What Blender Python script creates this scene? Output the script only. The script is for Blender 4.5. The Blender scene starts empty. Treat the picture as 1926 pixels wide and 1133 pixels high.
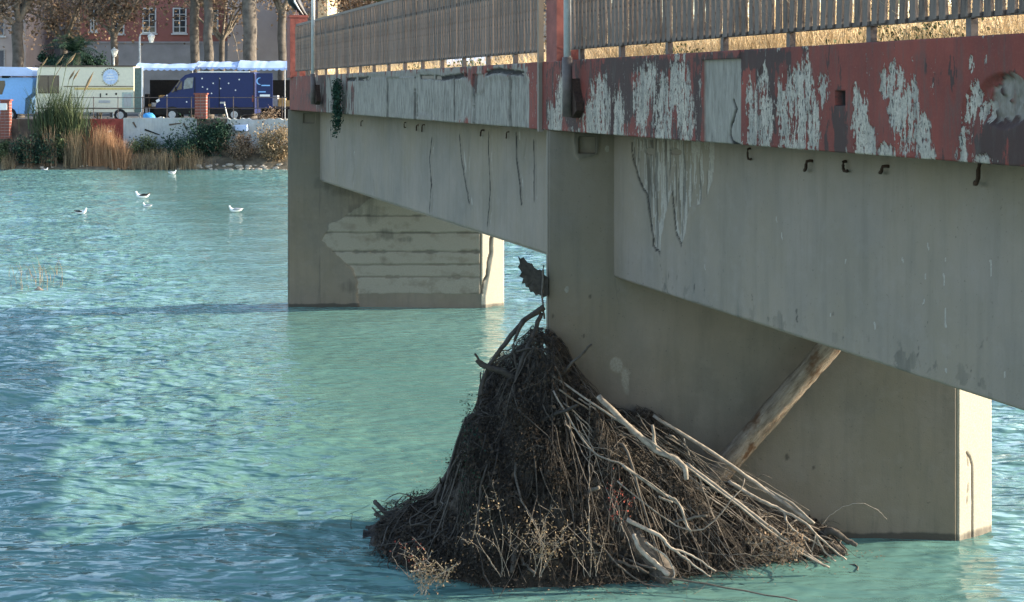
import bpy, bmesh, math, random
import numpy as np
from mathutils import Vector, Matrix
random.seed(7)
RS = np.random.RandomState(7)
PI = math.pi
scene = bpy.context.scene
COL = scene.collection

# ---------------------------------------------------------------- camera
F = 2800.0                      # focal length in pixels of the 1926 px wide photograph
HZ, CX = 172.0, 963.0           # horizon row and centre column of the photograph
EYE = 4.5
cam_d = bpy.data.cameras.new('camera')
cam = bpy.data.objects.new('camera', cam_d); COL.objects.link(cam)
cam.location = (0, 0, EYE); cam.rotation_euler = (PI/2, 0, 0)
cam_d.sensor_width = 36.0; cam_d.lens = 36.0*F/1926.0
cam_d.shift_y = -(566.5-HZ)/1926.0
cam_d.clip_start = 0.1; cam_d.clip_end = 2000
scene.camera = cam
# ---------------------------------------------------------------- light
SUN_AZ, SUN_EL = math.radians(9), math.radians(18)      # azimuth from +X towards +Y
world = bpy.data.worlds.new('World'); scene.world = world; world.use_nodes = True
wn = world.node_tree
sky = wn.nodes.new('ShaderNodeTexSky'); sky.sky_type = 'NISHITA'; sky.sun_disc = False
sky.sun_elevation = SUN_EL; sky.sun_rotation = PI/2-SUN_AZ
sky.air_density = 1.0; sky.dust_density = 1.0; sky.ozone_density = 1.3
wn.nodes['Background'].inputs[1].default_value = 0.15
wb = wn.nodes.new('ShaderNodeMix'); wb.data_type = 'RGBA'; wb.blend_type = 'MULTIPLY'; wb.inputs[0].default_value = 1.0
wb.inputs[7].default_value = (1.04, 1.0, 0.98, 1)      # the phone's warm white balance
wn.links.new(sky.outputs[0], wb.inputs[6]); wn.links.new(wb.outputs[2], wn.nodes['Background'].inputs[0])
sd = bpy.data.lights.new('sun', 'SUN'); sun = bpy.data.objects.new('sun', sd); COL.objects.link(sun)
sd.energy = 3.5; sd.angle = math.radians(0.5); sd.color = (1.0, 0.87, 0.68)
sv = Vector((math.cos(SUN_AZ)*math.cos(SUN_EL), math.sin(SUN_AZ)*math.cos(SUN_EL), math.sin(SUN_EL)))
sun.rotation_euler = (-sv).to_track_quat('-Z', 'Y').to_euler(); sun.location = (60, 10, 40)
scene.view_settings.view_transform = 'Standard'; scene.view_settings.look = 'None'
scene.view_settings.exposure = 1.95; scene.view_settings.gamma = 1.0
scene.view_settings.use_curve_mapping = False
scene.cycles.max_bounces = 8; scene.cycles.diffuse_bounces = 4; scene.cycles.use_denoising = True

# ---------------------------------------------------------------- helpers
def at(x, y, Y):                     # photograph pixel + distance -> world point
    return Vector(((x-CX)/F*Y, Y, EYE-(y-HZ)/F*Y))
AX = (-0.2984, 0.9544); AV = (0.9544, 0.2984); O0 = (0.357, 14.91)
def B(u, v, z):                      # bridge coordinates: u away along the deck, v across
    return (O0[0]+AX[0]*u+AV[0]*v, O0[1]+AX[1]*u+AV[1]*v, z)
BROT = math.atan2(AX[1], AX[0])      # local x of bridge pieces runs along u
def plane_uz(x, y, v):               # pixel -> (u, z) on the vertical plane v of the bridge
    Y = (v+O0[0]*AV[0]+O0[1]*AV[1])/((x-CX)/F*AV[0]+AV[1]); X = (x-CX)/F*Y
    return ((X-O0[0])*AX[0]+(Y-O0[1])*AX[1], EYE-(y-HZ)*Y/F)
def hsh(i, j, s):
    n = (i*374761393+j*668265263+s*1442695041) & 0x7fffffff
    n = ((n ^ (n >> 13))*1274126177) & 0x7fffffff
    return ((n ^ (n >> 16)) & 0xffff)/65535.0
def vn(x, y, s=0):
    x = np.asarray(x, float); y = np.asarray(y, float)
    xi = np.floor(x).astype(np.int64); yi = np.floor(y).astype(np.int64)
    fx = x-xi; fy = y-yi; fx = fx*fx*(3-2*fx); fy = fy*fy*(3-2*fy)
    a = hsh(xi, yi, s); b = hsh(xi+1, yi, s); c = hsh(xi, yi+1, s); d = hsh(xi+1, yi+1, s)
    return (a*(1-fx)+b*fx)*(1-fy)+(c*(1-fx)+d*fx)*fy
def fbm(x, y, s=0, o=4):
    r = 0; a = 0.5; t = 0
    for k in range(o):
        r = r+a*vn(np.asarray(x)*2**k, np.asarray(y)*2**k, s+k*17); t += a; a *= 0.55
    return r/t
def sstep(a, b, x):
    t = np.clip((x-a)/(b-a), 0, 1); return t*t*(3-2*t)
def polysdf(px, py, poly):           # negative inside
    d = np.full(px.shape, 1e9); s = np.ones(px.shape); n = len(poly)
    for i in range(n):
        ax, ay = poly[i]; bx, by = poly[i-1]
        ex, ey = bx-ax, by-ay; wx, wy = px-ax, py-ay
        t = np.clip((wx*ex+wy*ey)/(ex*ex+ey*ey+1e-12), 0, 1)
        d = np.minimum(d, (wx-ex*t)**2+(wy-ey*t)**2)
        c1 = py >= ay; c2 = py < by; c3 = ex*wy > ey*wx
        s = np.where((c1 & c2 & c3) | (~c1 & ~c2 & ~c3), -s, s)
    return s*np.sqrt(d)
def linesdf(px, py, pts):
    d = np.full(px.shape, 1e9)
    for i in range(len(pts)-1):
        ax, ay = pts[i]; bx, by = pts[i+1]
        ex, ey = bx-ax, by-ay; wx, wy = px-ax, py-ay
        t = np.clip((wx*ex+wy*ey)/(ex*ex+ey*ey+1e-12), 0, 1)
        d = np.minimum(d, (wx-ex*t)**2+(wy-ey*t)**2)
    return np.sqrt(d)

def tag(o, label=None, cat=None, group=None, kind=None):
    if label: o['label'] = label
    if cat: o['category'] = cat
    if group: o['group'] = group
    if kind: o['kind'] = kind
    return o
def thing(name, label, cat, loc, group=None, rotz=0):
    o = bpy.data.objects.new(name, None); COL.objects.link(o)
    o.location = loc; o.rotation_euler = (0, 0, rotz); o.empty_display_size = 0.2
    return tag(o, label, cat, group)
def wloc(p):
    v = Vector((0, 0, 0))
    while p is not None: v += Vector(p.location); p = p.parent
    return v
def link(name, me, parent=None, loc=None):
    o = bpy.data.objects.new(name, me); COL.objects.link(o)
    if parent: o.parent = parent
    if loc is not None: o.location = loc
    return o
def mesh_np(name, V, Fq, mat, parent=None, attrs=None, smooth=False, recenter=True):
    """V (n,3) world coordinates, Fq (m,3|4) -> object. Mesh is stored round its parent's or its own origin."""
    V = np.asarray(V, np.float32); Fq = np.asarray(Fq, np.int32); k = Fq.shape[1]
    if parent is not None: off = np.array(wloc(parent), np.float32)
    elif recenter and len(V):
        off = np.array([(V[:, 0].min()+V[:, 0].max())/2, (V[:, 1].min()+V[:, 1].max())/2, V[:, 2].min()], np.float32)
    else: off = np.zeros(3, np.float32)
    me = bpy.data.meshes.new(name)
    me.vertices.add(len(V)); me.vertices.foreach_set('co', (V-off).ravel())
    me.loops.add(Fq.size); me.loops.foreach_set('vertex_index', Fq.ravel())
    me.polygons.add(len(Fq)); me.polygons.foreach_set('loop_start', np.arange(0, Fq.size, k, dtype=np.int32))
    me.polygons.foreach_set('loop_total', np.full(len(Fq), k, np.int32))
    if smooth: me.polygons.foreach_set('use_smooth', np.ones(len(Fq), bool))
    me.update(calc_edges=True)
    for an, av in (attrs or {}).items():
        av = np.asarray(av, np.float32)
        if av.ndim == 1:
            a = me.attributes.new(an, 'FLOAT', 'POINT'); a.data.foreach_set('value', av)
        else:
            a = me.attributes.new(an, 'FLOAT_VECTOR', 'POINT'); a.data.foreach_set('vector', av.ravel())
    if mat: me.materials.append(mat)
    o = link(name, me, parent)
    if parent is None: o.location = off
    return o
class MB:
    def __init__(s): s.v = []; s.f = []; s.t = []; s.tone = 0.5
    def add(s, vs, fs):
        n = len(s.v); s.v += [tuple(p) for p in vs]; s.f += [tuple(i+n for i in f) for f in fs]
        s.t += [s.tone]*len(vs)
    def box(s, x0, x1, y0, y1, z0, z1):
        s.add([(x0,y0,z0),(x1,y0,z0),(x1,y1,z0),(x0,y1,z0),(x0,y0,z1),(x1,y0,z1),(x1,y1,z1),(x0,y1,z1)],
              [(0,3,2,1),(4,5,6,7),(0,1,5,4),(1,2,6,5),(2,3,7,6),(3,0,4,7)])
    def hexa(s, bottom, top):        # two quads of world points
        s.add(list(bottom)+list(top), [(0,3,2,1),(4,5,6,7),(0,1,5,4),(1,2,6,5),(2,3,7,6),(3,0,4,7)])
    def bbox(s, u0, u1, v0, v1, z0, z1):
        s.hexa([B(u0,v0,z0),B(u1,v0,z0),B(u1,v1,z0),B(u0,v1,z0)], [B(u0,v0,z1),B(u1,v0,z1),B(u1,v1,z1),B(u0,v1,z1)])
    def prism(s, poly, z0, z1):      # poly of (x, y)
        n = len(poly)
        s.add([(p[0],p[1],z0) for p in poly]+[(p[0],p[1],z1) for p in poly],
              [tuple(range(n-1,-1,-1)), tuple(range(n,2*n))]+[(i,(i+1)%n,n+(i+1)%n,n+i) for i in range(n)])
    def prismxz(s, poly, y0, y1):    # poly of (x, z) extruded along y
        n = len(poly)
        s.add([(p[0],y0,p[1]) for p in poly]+[(p[0],y1,p[1]) for p in poly],
              [tuple(range(n)), tuple(range(2*n-1,n-1,-1))]+[(i,n+i,n+(i+1)%n,(i+1)%n) for i in range(n)])
    def tube(s, pts, r, n=6, cap=True, jit=0):
        pts = [Vector(p) for p in pts]; m = len(pts)
        if not hasattr(r, '__len__'): r = [r]*m
        up = Vector((0.13, 0.21, 0.97)); vs = []
        for i, p in enumerate(pts):
            d = (pts[min(i+1, m-1)]-pts[max(i-1, 0)])
            if d.length < 1e-9: d = Vector((0, 0, 1))
            d.normalize()
            a = d.cross(up)
            if a.length < 0.05: a = d.cross(Vector((1, 0, 0)))
            a.normalize(); b = d.cross(a)
            for k in range(n):
                t = 2*PI*k/n; rr = r[i]*(1+jit*(random.random()-0.5))
                vs.append(p+a*math.cos(t)*rr+b*math.sin(t)*rr)
        fs = [(i*n+k, i*n+(k+1)%n, (i+1)*n+(k+1)%n, (i+1)*n+k) for i in range(m-1) for k in range(n)]
        if cap: fs += [tuple(range(n-1, -1, -1)), tuple((m-1)*n+k for k in range(n))]
        s.add(vs, fs)
    def disc(s, c, nrm_y, r, n=20, t=0.02):   # coin facing y
        p = [(c[0]+r*math.cos(2*PI*k/n), c[2]+r*math.sin(2*PI*k/n)) for k in range(n)]
        s.prismxz(p, c[1]-t, c[1]+t)
    def ball(s, c, rx, ry, rz, n=8, m=6):
        vs = [(c[0]+rx*math.sin(PI*j/m)*math.cos(2*PI*k/n), c[1]+ry*math.sin(PI*j/m)*math.sin(2*PI*k/n), c[2]+rz*math.cos(PI*j/m)) for j in range(m+1) for k in range(n)]
        s.add(vs, [(j*n+k, (j+1)*n+k, (j+1)*n+(k+1)%n, j*n+(k+1)%n) for j in range(m) for k in range(n)])
    def build(s, name, mat, parent=None, smooth=False, own=True):
        me = bpy.data.meshes.new(name)
        V = np.array(s.v, float)
        off = np.array(wloc(parent)) if parent is not None else np.array([(V[:,0].min()+V[:,0].max())/2, (V[:,1].min()+V[:,1].max())/2, V[:,2].min()])
        me.from_pydata([tuple(p) for p in V-off], [], s.f)
        if smooth: me.polygons.foreach_set('use_smooth', [True]*len(me.polygons))
        a = me.attributes.new('tone', 'FLOAT', 'POINT'); a.data.foreach_set('value', s.t)
        me.materials.append(mat); me.update()
        o = link(name, me, parent)
        if parent is None: o.location = off
        return o

# ---------------------------------------------------------------- materials
def lin(r, g, b): return (r, g, b, 1)
def newmat(name, rough=0.85, spec=0.3):
    m = bpy.data.materials.new(name); m.use_nodes = True; nt = m.node_tree
    b = nt.nodes['Principled BSDF']; b.inputs['Roughness'].default_value = rough
    b.inputs['Specular IOR Level'].default_value = spec
    return m, nt, b
def N(nt, typ, **k):
    n = nt.nodes.new(typ)
    for a, v in k.items(): setattr(n, a, v)
    return n
def noise(nt, co, scale, detail=4, rough=0.6, mapping=None):
    if mapping:
        mp = N(nt, 'ShaderNodeMapping'); nt.links.new(co, mp.inputs[0]); mp.inputs['Scale'].default_value = mapping; co = mp.outputs[0]
    n = N(nt, 'ShaderNodeTexNoise'); n.inputs['Scale'].default_value = scale
    n.inputs['Detail'].default_value = detail; n.inputs['Roughness'].default_value = rough
    nt.links.new(co, n.inputs['Vector']); return n.outputs[0]
def math_(nt, op, a, b=None, clamp=False):
    n = N(nt, 'ShaderNodeMath', operation=op); n.use_clamp = clamp
    for i, x in enumerate((a, b)):
        if x is None: continue
        if isinstance(x, (int, float)): n.inputs[i].default_value = x
        else: nt.links.new(x, n.inputs[i])
    return n.outputs[0]
def mapr(nt, x, a, b, c=0, d=1):
    n = N(nt, 'ShaderNodeMapRange'); nt.links.new(x, n.inputs[0])
    for i, v in zip((1, 2, 3, 4), (a, b, c, d)): n.inputs[i].default_value = v
    return n.outputs[0]
def mix(nt, f, a, b, mode='MIX'):
    n = N(nt, 'ShaderNodeMix', data_type='RGBA', blend_type=mode)
    for i, x in ((0, f), (6, a), (7, b)):
        if isinstance(x, (int, float)): n.inputs[i].default_value = x
        elif isinstance(x, tuple): n.inputs[i].default_value = x
        else: nt.links.new(x, n.inputs[i])
    return n.outputs[2]
def attr(nt, name, out='Fac'):
    n = N(nt, 'ShaderNodeAttribute', attribute_name=name); return n.outputs[out]
def bump(nt, b, h, dist, strength=1.0):
    n = N(nt, 'ShaderNodeBump'); n.inputs['Distance'].default_value = dist; n.inputs['Strength'].default_value = strength
    nt.links.new(h, n.inputs['Height']); nt.links.new(n.outputs[0], b.inputs['Normal'])
def plain(name, col, rough=0.8, spec=0.3, var=0.25, scale=8, metal=0, bmp=0.0):
    m, nt, b = newmat(name, rough, spec); b.inputs['Metallic'].default_value = metal
    co = N(nt, 'ShaderNodeTexCoord').outputs['Object']
    n1 = noise(nt, co, scale, 5)
    f = mapr(nt, n1, 0.3, 0.7)
    c = mix(nt, f, tuple(x*(1-var) for x in col[:3])+(1,), tuple(min(1, x*(1+var)) for x in col[:3])+(1,))
    nt.links.new(c, b.inputs['Base Color'])
    if bmp: bump(nt, b, n1, bmp)
    return m
def toned(name, dark, light, rough=0.9, trans=0.0, var=0.3, scale=14, bmp=0):
    m, nt, b = newmat(name, rough, 0.2)
    co = N(nt, 'ShaderNodeTexCoord').outputs['Object']
    t = attr(nt, 'tone'); c = mix(nt, t, dark+(1,), light+(1,))
    n1 = noise(nt, co, scale, 4)
    c = mix(nt, 1.0, c, mix(nt, mapr(nt, n1, .3, .7), (1-var,)*3+(1,), (1+var,)*3+(1,)), 'MULTIPLY')
    nt.links.new(c, b.inputs['Base Color'])
    if bmp: bump(nt, b, n1, bmp)
    if trans:
        tr = N(nt, 'ShaderNodeBsdfTranslucent'); nt.links.new(c, tr.inputs[0])
        ms = N(nt, 'ShaderNodeMixShader'); ms.inputs[0].default_value = trans
        nt.links.new(b.outputs[0], ms.inputs[1]); nt.links.new(tr.outputs[0], ms.inputs[2])
        nt.links.new(ms.outputs[0], nt.nodes['Material Output'].inputs[0])
    return m
def concrete(name, base, dark, light, rough=0.9, soft=.04):
    """attributes on the mesh: bare (0..1 exposed lighter aggregate), grime (0..1), crack (0..1)"""
    m, nt, b = newmat(name, rough, 0.25)
    co = N(nt, 'ShaderNodeTexCoord').outputs['Object']
    big = noise(nt, co, 0.9, 5); mid = noise(nt, co, 6, 6, 0.65); fine = noise(nt, co, 60, 4, 0.7)
    streak = noise(nt, co, 3.0, 5, 0.6, mapping=(3.2, 3.2, 0.35))
    c = mix(nt, mapr(nt, big, 0.35, 0.65), (base[0]*.84, base[1]*.86, base[2]*.84, 1), (base[0]*1.14, base[1]*1.11, base[2]*1.06, 1))
    warm = noise(nt, co, 0.55, 4, 0.6)
    c = mix(nt, mapr(nt, warm, 0.42, 0.62, 0, .55), c, (base[0]*1.03, base[1]*.97, base[2]*.78, 1))
    pores = mapr(nt, noise(nt, co, 38, 3, 0.7), 0.66, 0.70, 0, .55)
    c = mix(nt, pores, c, tuple(x*0.6 for x in dark)+(1,))
    c = mix(nt, mapr(nt, streak, 0.48, 0.72, 0, 0.30), c, dark+(1,))
    c = mix(nt, mapr(nt, mid, 0.52, 0.75, 0, 0.35), c, tuple(x*1.25 for x in base)+(1,))
    br = attr(nt, 'bare')
    bm = mapr(nt, math_(nt, 'ADD', br, math_(nt, 'MULTIPLY', math_(nt, 'SUBTRACT', mid, 0.5), 0.5)), 0.5-soft, 0.5+soft)
    lc = mix(nt, mapr(nt, fine, 0.35, 0.65), tuple(x*0.8 for x in light)+(1,), tuple(x*1.1 for x in light)+(1,))
    c = mix(nt, bm, c, lc)
    g = attr(nt, 'grime')
    gm = mapr(nt, math_(nt, 'ADD', g, math_(nt, 'MULTIPLY', math_(nt, 'SUBTRACT', streak, 0.5), 0.7)), 0.3, 0.8, 0, 0.85)
    c = mix(nt, gm, c, tuple(x*0.5 for x in dark)+(1,))
    c = mix(nt, attr(nt, 'crack'), c, (0.012, 0.011, 0.010, 1))
    nt.links.new(c, b.inputs['Base Color'])
    h = math_(nt, 'ADD', math_(nt, 'MULTIPLY', mid, 0.6), math_(nt, 'MULTIPLY', fine, 0.35))
    bump(nt, b, h, 0.012, 0.6)
    return m
def fasciamat():
    m, nt, b = newmat('peeling_red_paint', 0.8, 0.3)
    co = N(nt, 'ShaderNodeTexCoord').outputs['UV']
    at_ = attr(nt, 'uz', 'Vector')
    big = noise(nt, at_, 1.3, 4); fine = noise(nt, at_, 55, 5, 0.7)
    st = noise(nt, at_, 1.0, 7, 0.68, mapping=(20, 3.6, 1)); st2 = noise(nt, at_, 1.0, 6, 0.62, mapping=(46, 5.0, 1))
    drip = noise(nt, at_, 1.0, 5, 0.6, mapping=(11, 0.9, 1))
    red = mix(nt, mapr(nt, big, 0.35, 0.65), (0.100, 0.022, 0.016, 1), (0.175, 0.038, 0.026, 1))
    red = mix(nt, mapr(nt, drip, 0.46, 0.66, 0, 0.75), red, (0.105, 0.030, 0.024, 1))
    red = mix(nt, mapr(nt, fine, 0.5, 0.8, 0, 0.35), red, (0.22, 0.075, 0.055, 1))
    # black algae
    g = attr(nt, 'grime')
    gs = math_(nt, 'ADD', g, math_(nt, 'MULTIPLY', math_(nt, 'SUBTRACT', st, 0.5), 2.6))
    gs = math_(nt, 'ADD', gs, math_(nt, 'MULTIPLY', math_(nt, 'SUBTRACT', noise(nt, at_, 1.0, 5, 0.65, mapping=(9, 4, 1)), 0.5), 2.6))
    gm = mapr(nt, gs, 0.52, 0.66, 0, 0.93)
    red = mix(nt, gm, red, (0.034, 0.021, 0.018, 1))
    # bare plaster
    st3 = noise(nt, at_, 1.0, 4, 0.6, mapping=(7, 1.6, 1)); bare = math_(nt, 'ADD', attr(nt, 'bare'), math_(nt, 'MULTIPLY', math_(nt, 'SUBTRACT', st3, 0.5), 1.6))
    iso = noise(nt, at_, 1.0, 5, 0.7, mapping=(34, 24, 1)); bare = math_(nt, 'ADD', bare, math_(nt, 'MULTIPLY', math_(nt, 'SUBTRACT', iso, 0.5), 1.9))
    bs = math_(nt, 'ADD', bare, math_(nt, 'ADD', math_(nt, 'MULTIPLY', math_(nt, 'SUBTRACT', st, 0.5), 3.0), math_(nt, 'MULTIPLY', math_(nt, 'SUBTRACT', st2, 0.5), 0.9)))
    bm = mapr(nt, bs, 0.50, 0.53)
    edge = math_(nt, 'MULTIPLY', mapr(nt, bs, 0.42, 0.5), math_(nt, 'SUBTRACT', 1.0, bm))
    pl = mix(nt, mapr(nt, fine, 0.35, 0.7), (0.24, 0.21, 0.17, 1), (0.42, 0.375, 0.31, 1))
    pl = mix(nt, mapr(nt, drip, 0.45, 0.68, 0, 0.7), pl, (0.13, 0.13, 0.115, 1)); pl = mix(nt, mapr(nt, st3, 0.52, 0.7, 0, 0.5), pl, (0.10, 0.10, 0.09, 1))
    pits = mapr(nt, noise(nt, at_, 1.0, 4, 0.7, mapping=(62, 15, 1)), 0.57, 0.60)
    pl = mix(nt, pits, pl, (0.035, 0.03, 0.03, 1))
    c = mix(nt, math_(nt, 'MULTIPLY', edge, 0.6), red, (0.05, 0.02, 0.02, 1))
    c = mix(nt, bm, c, pl)
    # smooth repair mortar
    c = mix(nt, attr(nt, 'mortar'), c, mix(nt, mapr(nt, st, .35, .7), (0.13, 0.12, 0.10, 1), (0.255, 0.235, 0.20, 1)))
    c = mix(nt, mapr(nt, noise(nt, at_, 1.0, 6, 0.7, mapping=(12, 2.2, 1)), .52, .68, 0, .6), c, (0.06, 0.052, 0.045, 1))
    c = mix(nt, attr(nt, 'crack'), c, (0.012, 0.010, 0.010, 1))
    nt.links.new(c, b.inputs['Base Color'])
    h = math_(nt, 'SUBTRACT', math_(nt, 'MULTIPLY', fine, 0.2), math_(nt, 'MULTIPLY', bm, 0.6))
    bump(nt, b, h, 0.01, 0.8)
    return m
M = {}
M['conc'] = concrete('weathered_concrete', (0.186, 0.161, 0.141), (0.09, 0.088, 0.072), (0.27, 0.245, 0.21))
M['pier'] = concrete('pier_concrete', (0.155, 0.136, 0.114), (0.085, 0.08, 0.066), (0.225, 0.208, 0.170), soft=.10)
M['nose'] = concrete('sun_lightened_pier_concrete', (0.26, 0.24, 0.20), (0.11, 0.10, 0.085), (0.38, 0.345, 0.275))  # same concrete as the pier, lightened: sunlight painted into the nose colour
M['fascia'] = fasciamat()
M['redpaint'] = plain('red_painted_render', (0.17, 0.05, 0.04), 0.75, var=0.3, scale=6, bmp=0.01)
M['slat'] = plain('grey_weathered_slat', (0.105, 0.086, 0.073), 0.8, var=0.45, scale=9, bmp=0.004)
M['rail'] = plain('brown_rail_paint', (0.085, 0.068, 0.062), 0.6, var=0.3, scale=12)
M['rust'] = plain('rusty_iron', (0.035, 0.02, 0.014), 0.9, var=0.5, scale=40)
M['pole'] = plain('galvanised_pole', (0.38, 0.39, 0.39), 0.4, 0.5, var=0.15, scale=12, metal=0.2)
M['dark'] = plain('dark_hollow', (0.015, 0.014, 0.013), 0.95)
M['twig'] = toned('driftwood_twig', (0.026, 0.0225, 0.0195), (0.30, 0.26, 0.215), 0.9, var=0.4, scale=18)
M['mud'] = toned('matted_litter', (0.013, 0.011, 0.0095), (0.062, 0.052, 0.043), 1.0, var=0.7, scale=16, bmp=0.05)
M['grass'] = toned('dry_grass', (0.22, 0.15, 0.07), (0.80, 0.64, 0.40), 0.9, trans=0.5, var=0.3)
M['leaf_green'] = toned('green_leaves', (0.02, 0.035, 0.02), (0.12, 0.15, 0.07), 0.8, trans=0.25)
M['leaf_dark'] = toned('dark_evergreen_leaves', (0.006, 0.020, 0.016), (0.025, 0.06, 0.035), 0.8, trans=0.15)
M['leaf_brown'] = toned('withered_plane_leaves', (0.06, 0.042, 0.030), (0.32, 0.235, 0.16), 0.9, trans=0.3)
M['leaf_dry'] = toned('dry_bush_leaves', (0.10, 0.075, 0.045), (0.42, 0.32, 0.20), 0.9, trans=0.3)
M['tawny'] = toned('tawny_grass', (0.12, 0.06, 0.03), (0.50, 0.30, 0.17), 0.9, trans=0.3)
M['leaf_red'] = toned('reddish_twigs', (0.12, 0.02, 0.02), (0.40, 0.12, 0.08), 0.9, trans=0.2)
M['bark'] = toned('plane_bark', (0.055, 0.05, 0.047), (0.42, 0.36, 0.28), 0.9, var=0.4, scale=3, bmp=0.03)
M['white'] = plain('white_paint', (0.72, 0.72, 0.70), 0.5, var=0.06)
M['tyre'] = plain('tyre_rubber', (0.02, 0.02, 0.02), 0.85)
M['glass'] = plain('dark_glass', (0.02, 0.03, 0.04), 0.08, 0.8, var=0.2); M['vanglass'] = plain('van_glass_painted_reflection', (0.10, 0.14, 0.17), 0.15, 0.8, var=0.5, scale=3)  # van glass is paler: a reflection painted into its base colour
M['cream'] = plain('cream_bodywork', (0.62, 0.59, 0.46), 0.4, 0.5, var=0.06)
M['blue'] = plain('dark_blue_bodywork', (0.006, 0.015, 0.080), 0.45, 0.35, var=0.1)
M['ltblue'] = plain('light_blue_bodywork', (0.20, 0.42, 0.75), 0.35, 0.5, var=0.08)
M['canvas'] = toned('pale_blue_canvas', (0.34, 0.52, 0.86), (0.80, 0.84, 0.88), 0.8, trans=0.3, var=0.08, scale=2)

# ---------------------------------------------------------------- water
def water():
    rows = [6.0]
    while rows[-1] < 86: rows.append(rows[-1]+0.0042*rows[-1]+0.004)
    ys = np.array([-60, -20, 0]+rows+[90.0]); xs = np.concatenate([[-300, -120, -60], np.arange(-32, 12, 0.075), [20, 40, 80, 160, 300]])
    X, Y = np.meshgrid(xs, ys); Z = np.zeros_like(X)
    rs = np.random.RandomState(3)
    for k in range(46):
        lam = 0.34*(1.062**k)                      # 0.34 .. 5 m
        th = PI/2+rs.normal(0, 0.36)+0.10; kk = 2*PI/lam; ph = rs.rand()*6.28
        a = 0.0062*lam**0.50
        fade = np.clip(1.6-Y*0.0105/lam, 0, 1)
        mod = 0.35+1.3*vn(X*0.21+k*3.1, Y*0.13+k*7.7, k)
        p = kk*(X*math.cos(th)+Y*math.sin(th))+ph+1.2*vn(X*0.8, Y*0.5, 99)
        Z += a*fade*mod*np.sin(p)
    xb = O0[0]-0.3127*(Y-O0[1]); calm = 1-0.76*sstep(-3.2, 0.2, X-xb-0.8*(fbm(X*.5, Y*.3, 5)-.5))*sstep(8, 2, X-xb)
    Z *= calm*(X > -40)*(Y > 5)*(X < 14)
    Z = Z-0.0
    nx = len(xs); ny = len(ys)
    i = np.arange((nx-1)*(ny-1)); r = i//(nx-1); c = i % (nx-1); b = r*nx+c
    Fq = np.stack([b, b+1, b+nx+1, b+nx], 1)
    m, nt, bs = newmat('turbid_turquoise_water', 0.06, 0.5); bs.inputs['IOR'].default_value = 1.333
    co = N(nt, 'ShaderNodeTexCoord').outputs['Object']
    big = noise(nt, co, 0.12, 4, 0.6); mid = noise(nt, co, 1.0, 4, 0.6, mapping=(0.5, 0.9, 1))
    c_ = mix(nt, mapr(nt, big, 0.35, 0.65), (0.088, 0.192, 0.168, 1), (0.112, 0.220, 0.196, 1))
    c_ = mix(nt, mapr(nt, mid, 0.5, 0.8, 0, 0.25), c_, (0.14, 0.22, 0.18, 1))
    nt.links.new(c_, bs.inputs['Base Color'])
    n1 = noise(nt, co, 5.4, 1, 0.5, mapping=(0.45, 1.2, 1)); n2 = noise(nt, co, 11, 1, 0.5, mapping=(0.5, 1.3, 1))
    gust = mapr(nt, noise(nt, co, 0.25, 3), 0.35, 0.65, 0.55, 1.1)
    h = math_(nt, 'MULTIPLY', math_(nt, 'MULTIPLY', math_(nt, 'ADD', n1, math_(nt, 'MULTIPLY', n2, 0.3)), gust), attr(nt, 'calm'))
    bump(nt, bs, h, 0.18, 1.0)
    o = mesh_np('river_water', np.stack([X.ravel(), Y.ravel(), Z.ravel()], 1), Fq, m, None, dict(calm=calm.ravel()), True, False)
    tag(o, kind='structure')
    bed = MB(); bed.box(-300, 300, -60, 400, -3.0, -2.5); tag(bed.build('river_bed', plain('river_mud', (0.1, 0.1, 0.08))), kind='structure')
water()

# ---------------------------------------------------------------- bridge
def gridface(name, av, bv, H, to_world, mat, parent, attrs):
    """height-field face: to_world(a, b, h) with h out of the surface; border pushed back as a skirt"""
    A, Bv = np.meshgrid(av, bv); H = H.copy()
    sk = 0.06; H[0, :] = -sk; H[-1, :] = -sk; H[:, 0] = -sk; H[:, -1] = -sk
    A = A.copy(); Bv = Bv.copy()
    A[:, 0] = A[:, 1]; A[:, -1] = A[:, -2]; Bv[0, :] = Bv[1, :]; Bv[-1, :] = Bv[-2, :]
    X, Y, Z = to_world(A, Bv, H)
    nx = len(av); ny = len(bv)
    i = np.arange((nx-1)*(ny-1)); r = i//(nx-1); c = i % (nx-1); b = r*nx+c
    Fq = np.stack([b, b+1, b+nx+1, b+nx], 1)
    at2 = {k: v.ravel() for k, v in attrs.items() if k != 'uz'}
    if 'uz' in attrs: at2['uz'] = np.stack([A.ravel(), Bv.ravel(), np.zeros(A.size)], 1)
    return mesh_np(name, np.stack([X.ravel(), Y.ravel(), Z.ravel()], 1), Fq, mat, parent, at2)
def bw(v0):
    return lambda a, b, h: (O0[0]+AX[0]*a+AV[0]*(v0-h), O0[1]+AX[1]*a+AV[1]*(v0-h), b)

ZB, ZT = 4.112, 4.80
U0, U1 = -20.0, 16.9
bridge = thing('footbridge', 'old concrete footbridge with peeling red edge beam standing in the river', 'bridge', B(0, 2, 0))
# deck slab and far edge
d = MB(); d.bbox(U0, U1-0.02, 0.10, 3.86, ZB+0.02, 4.60); d.build('deck_slab', M['conc'], bridge)
d = MB(); d.bbox(U0, U1, 3.75, 3.93, ZB, ZT); d.build('edge_beam', M['redpaint'], bridge)
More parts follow.
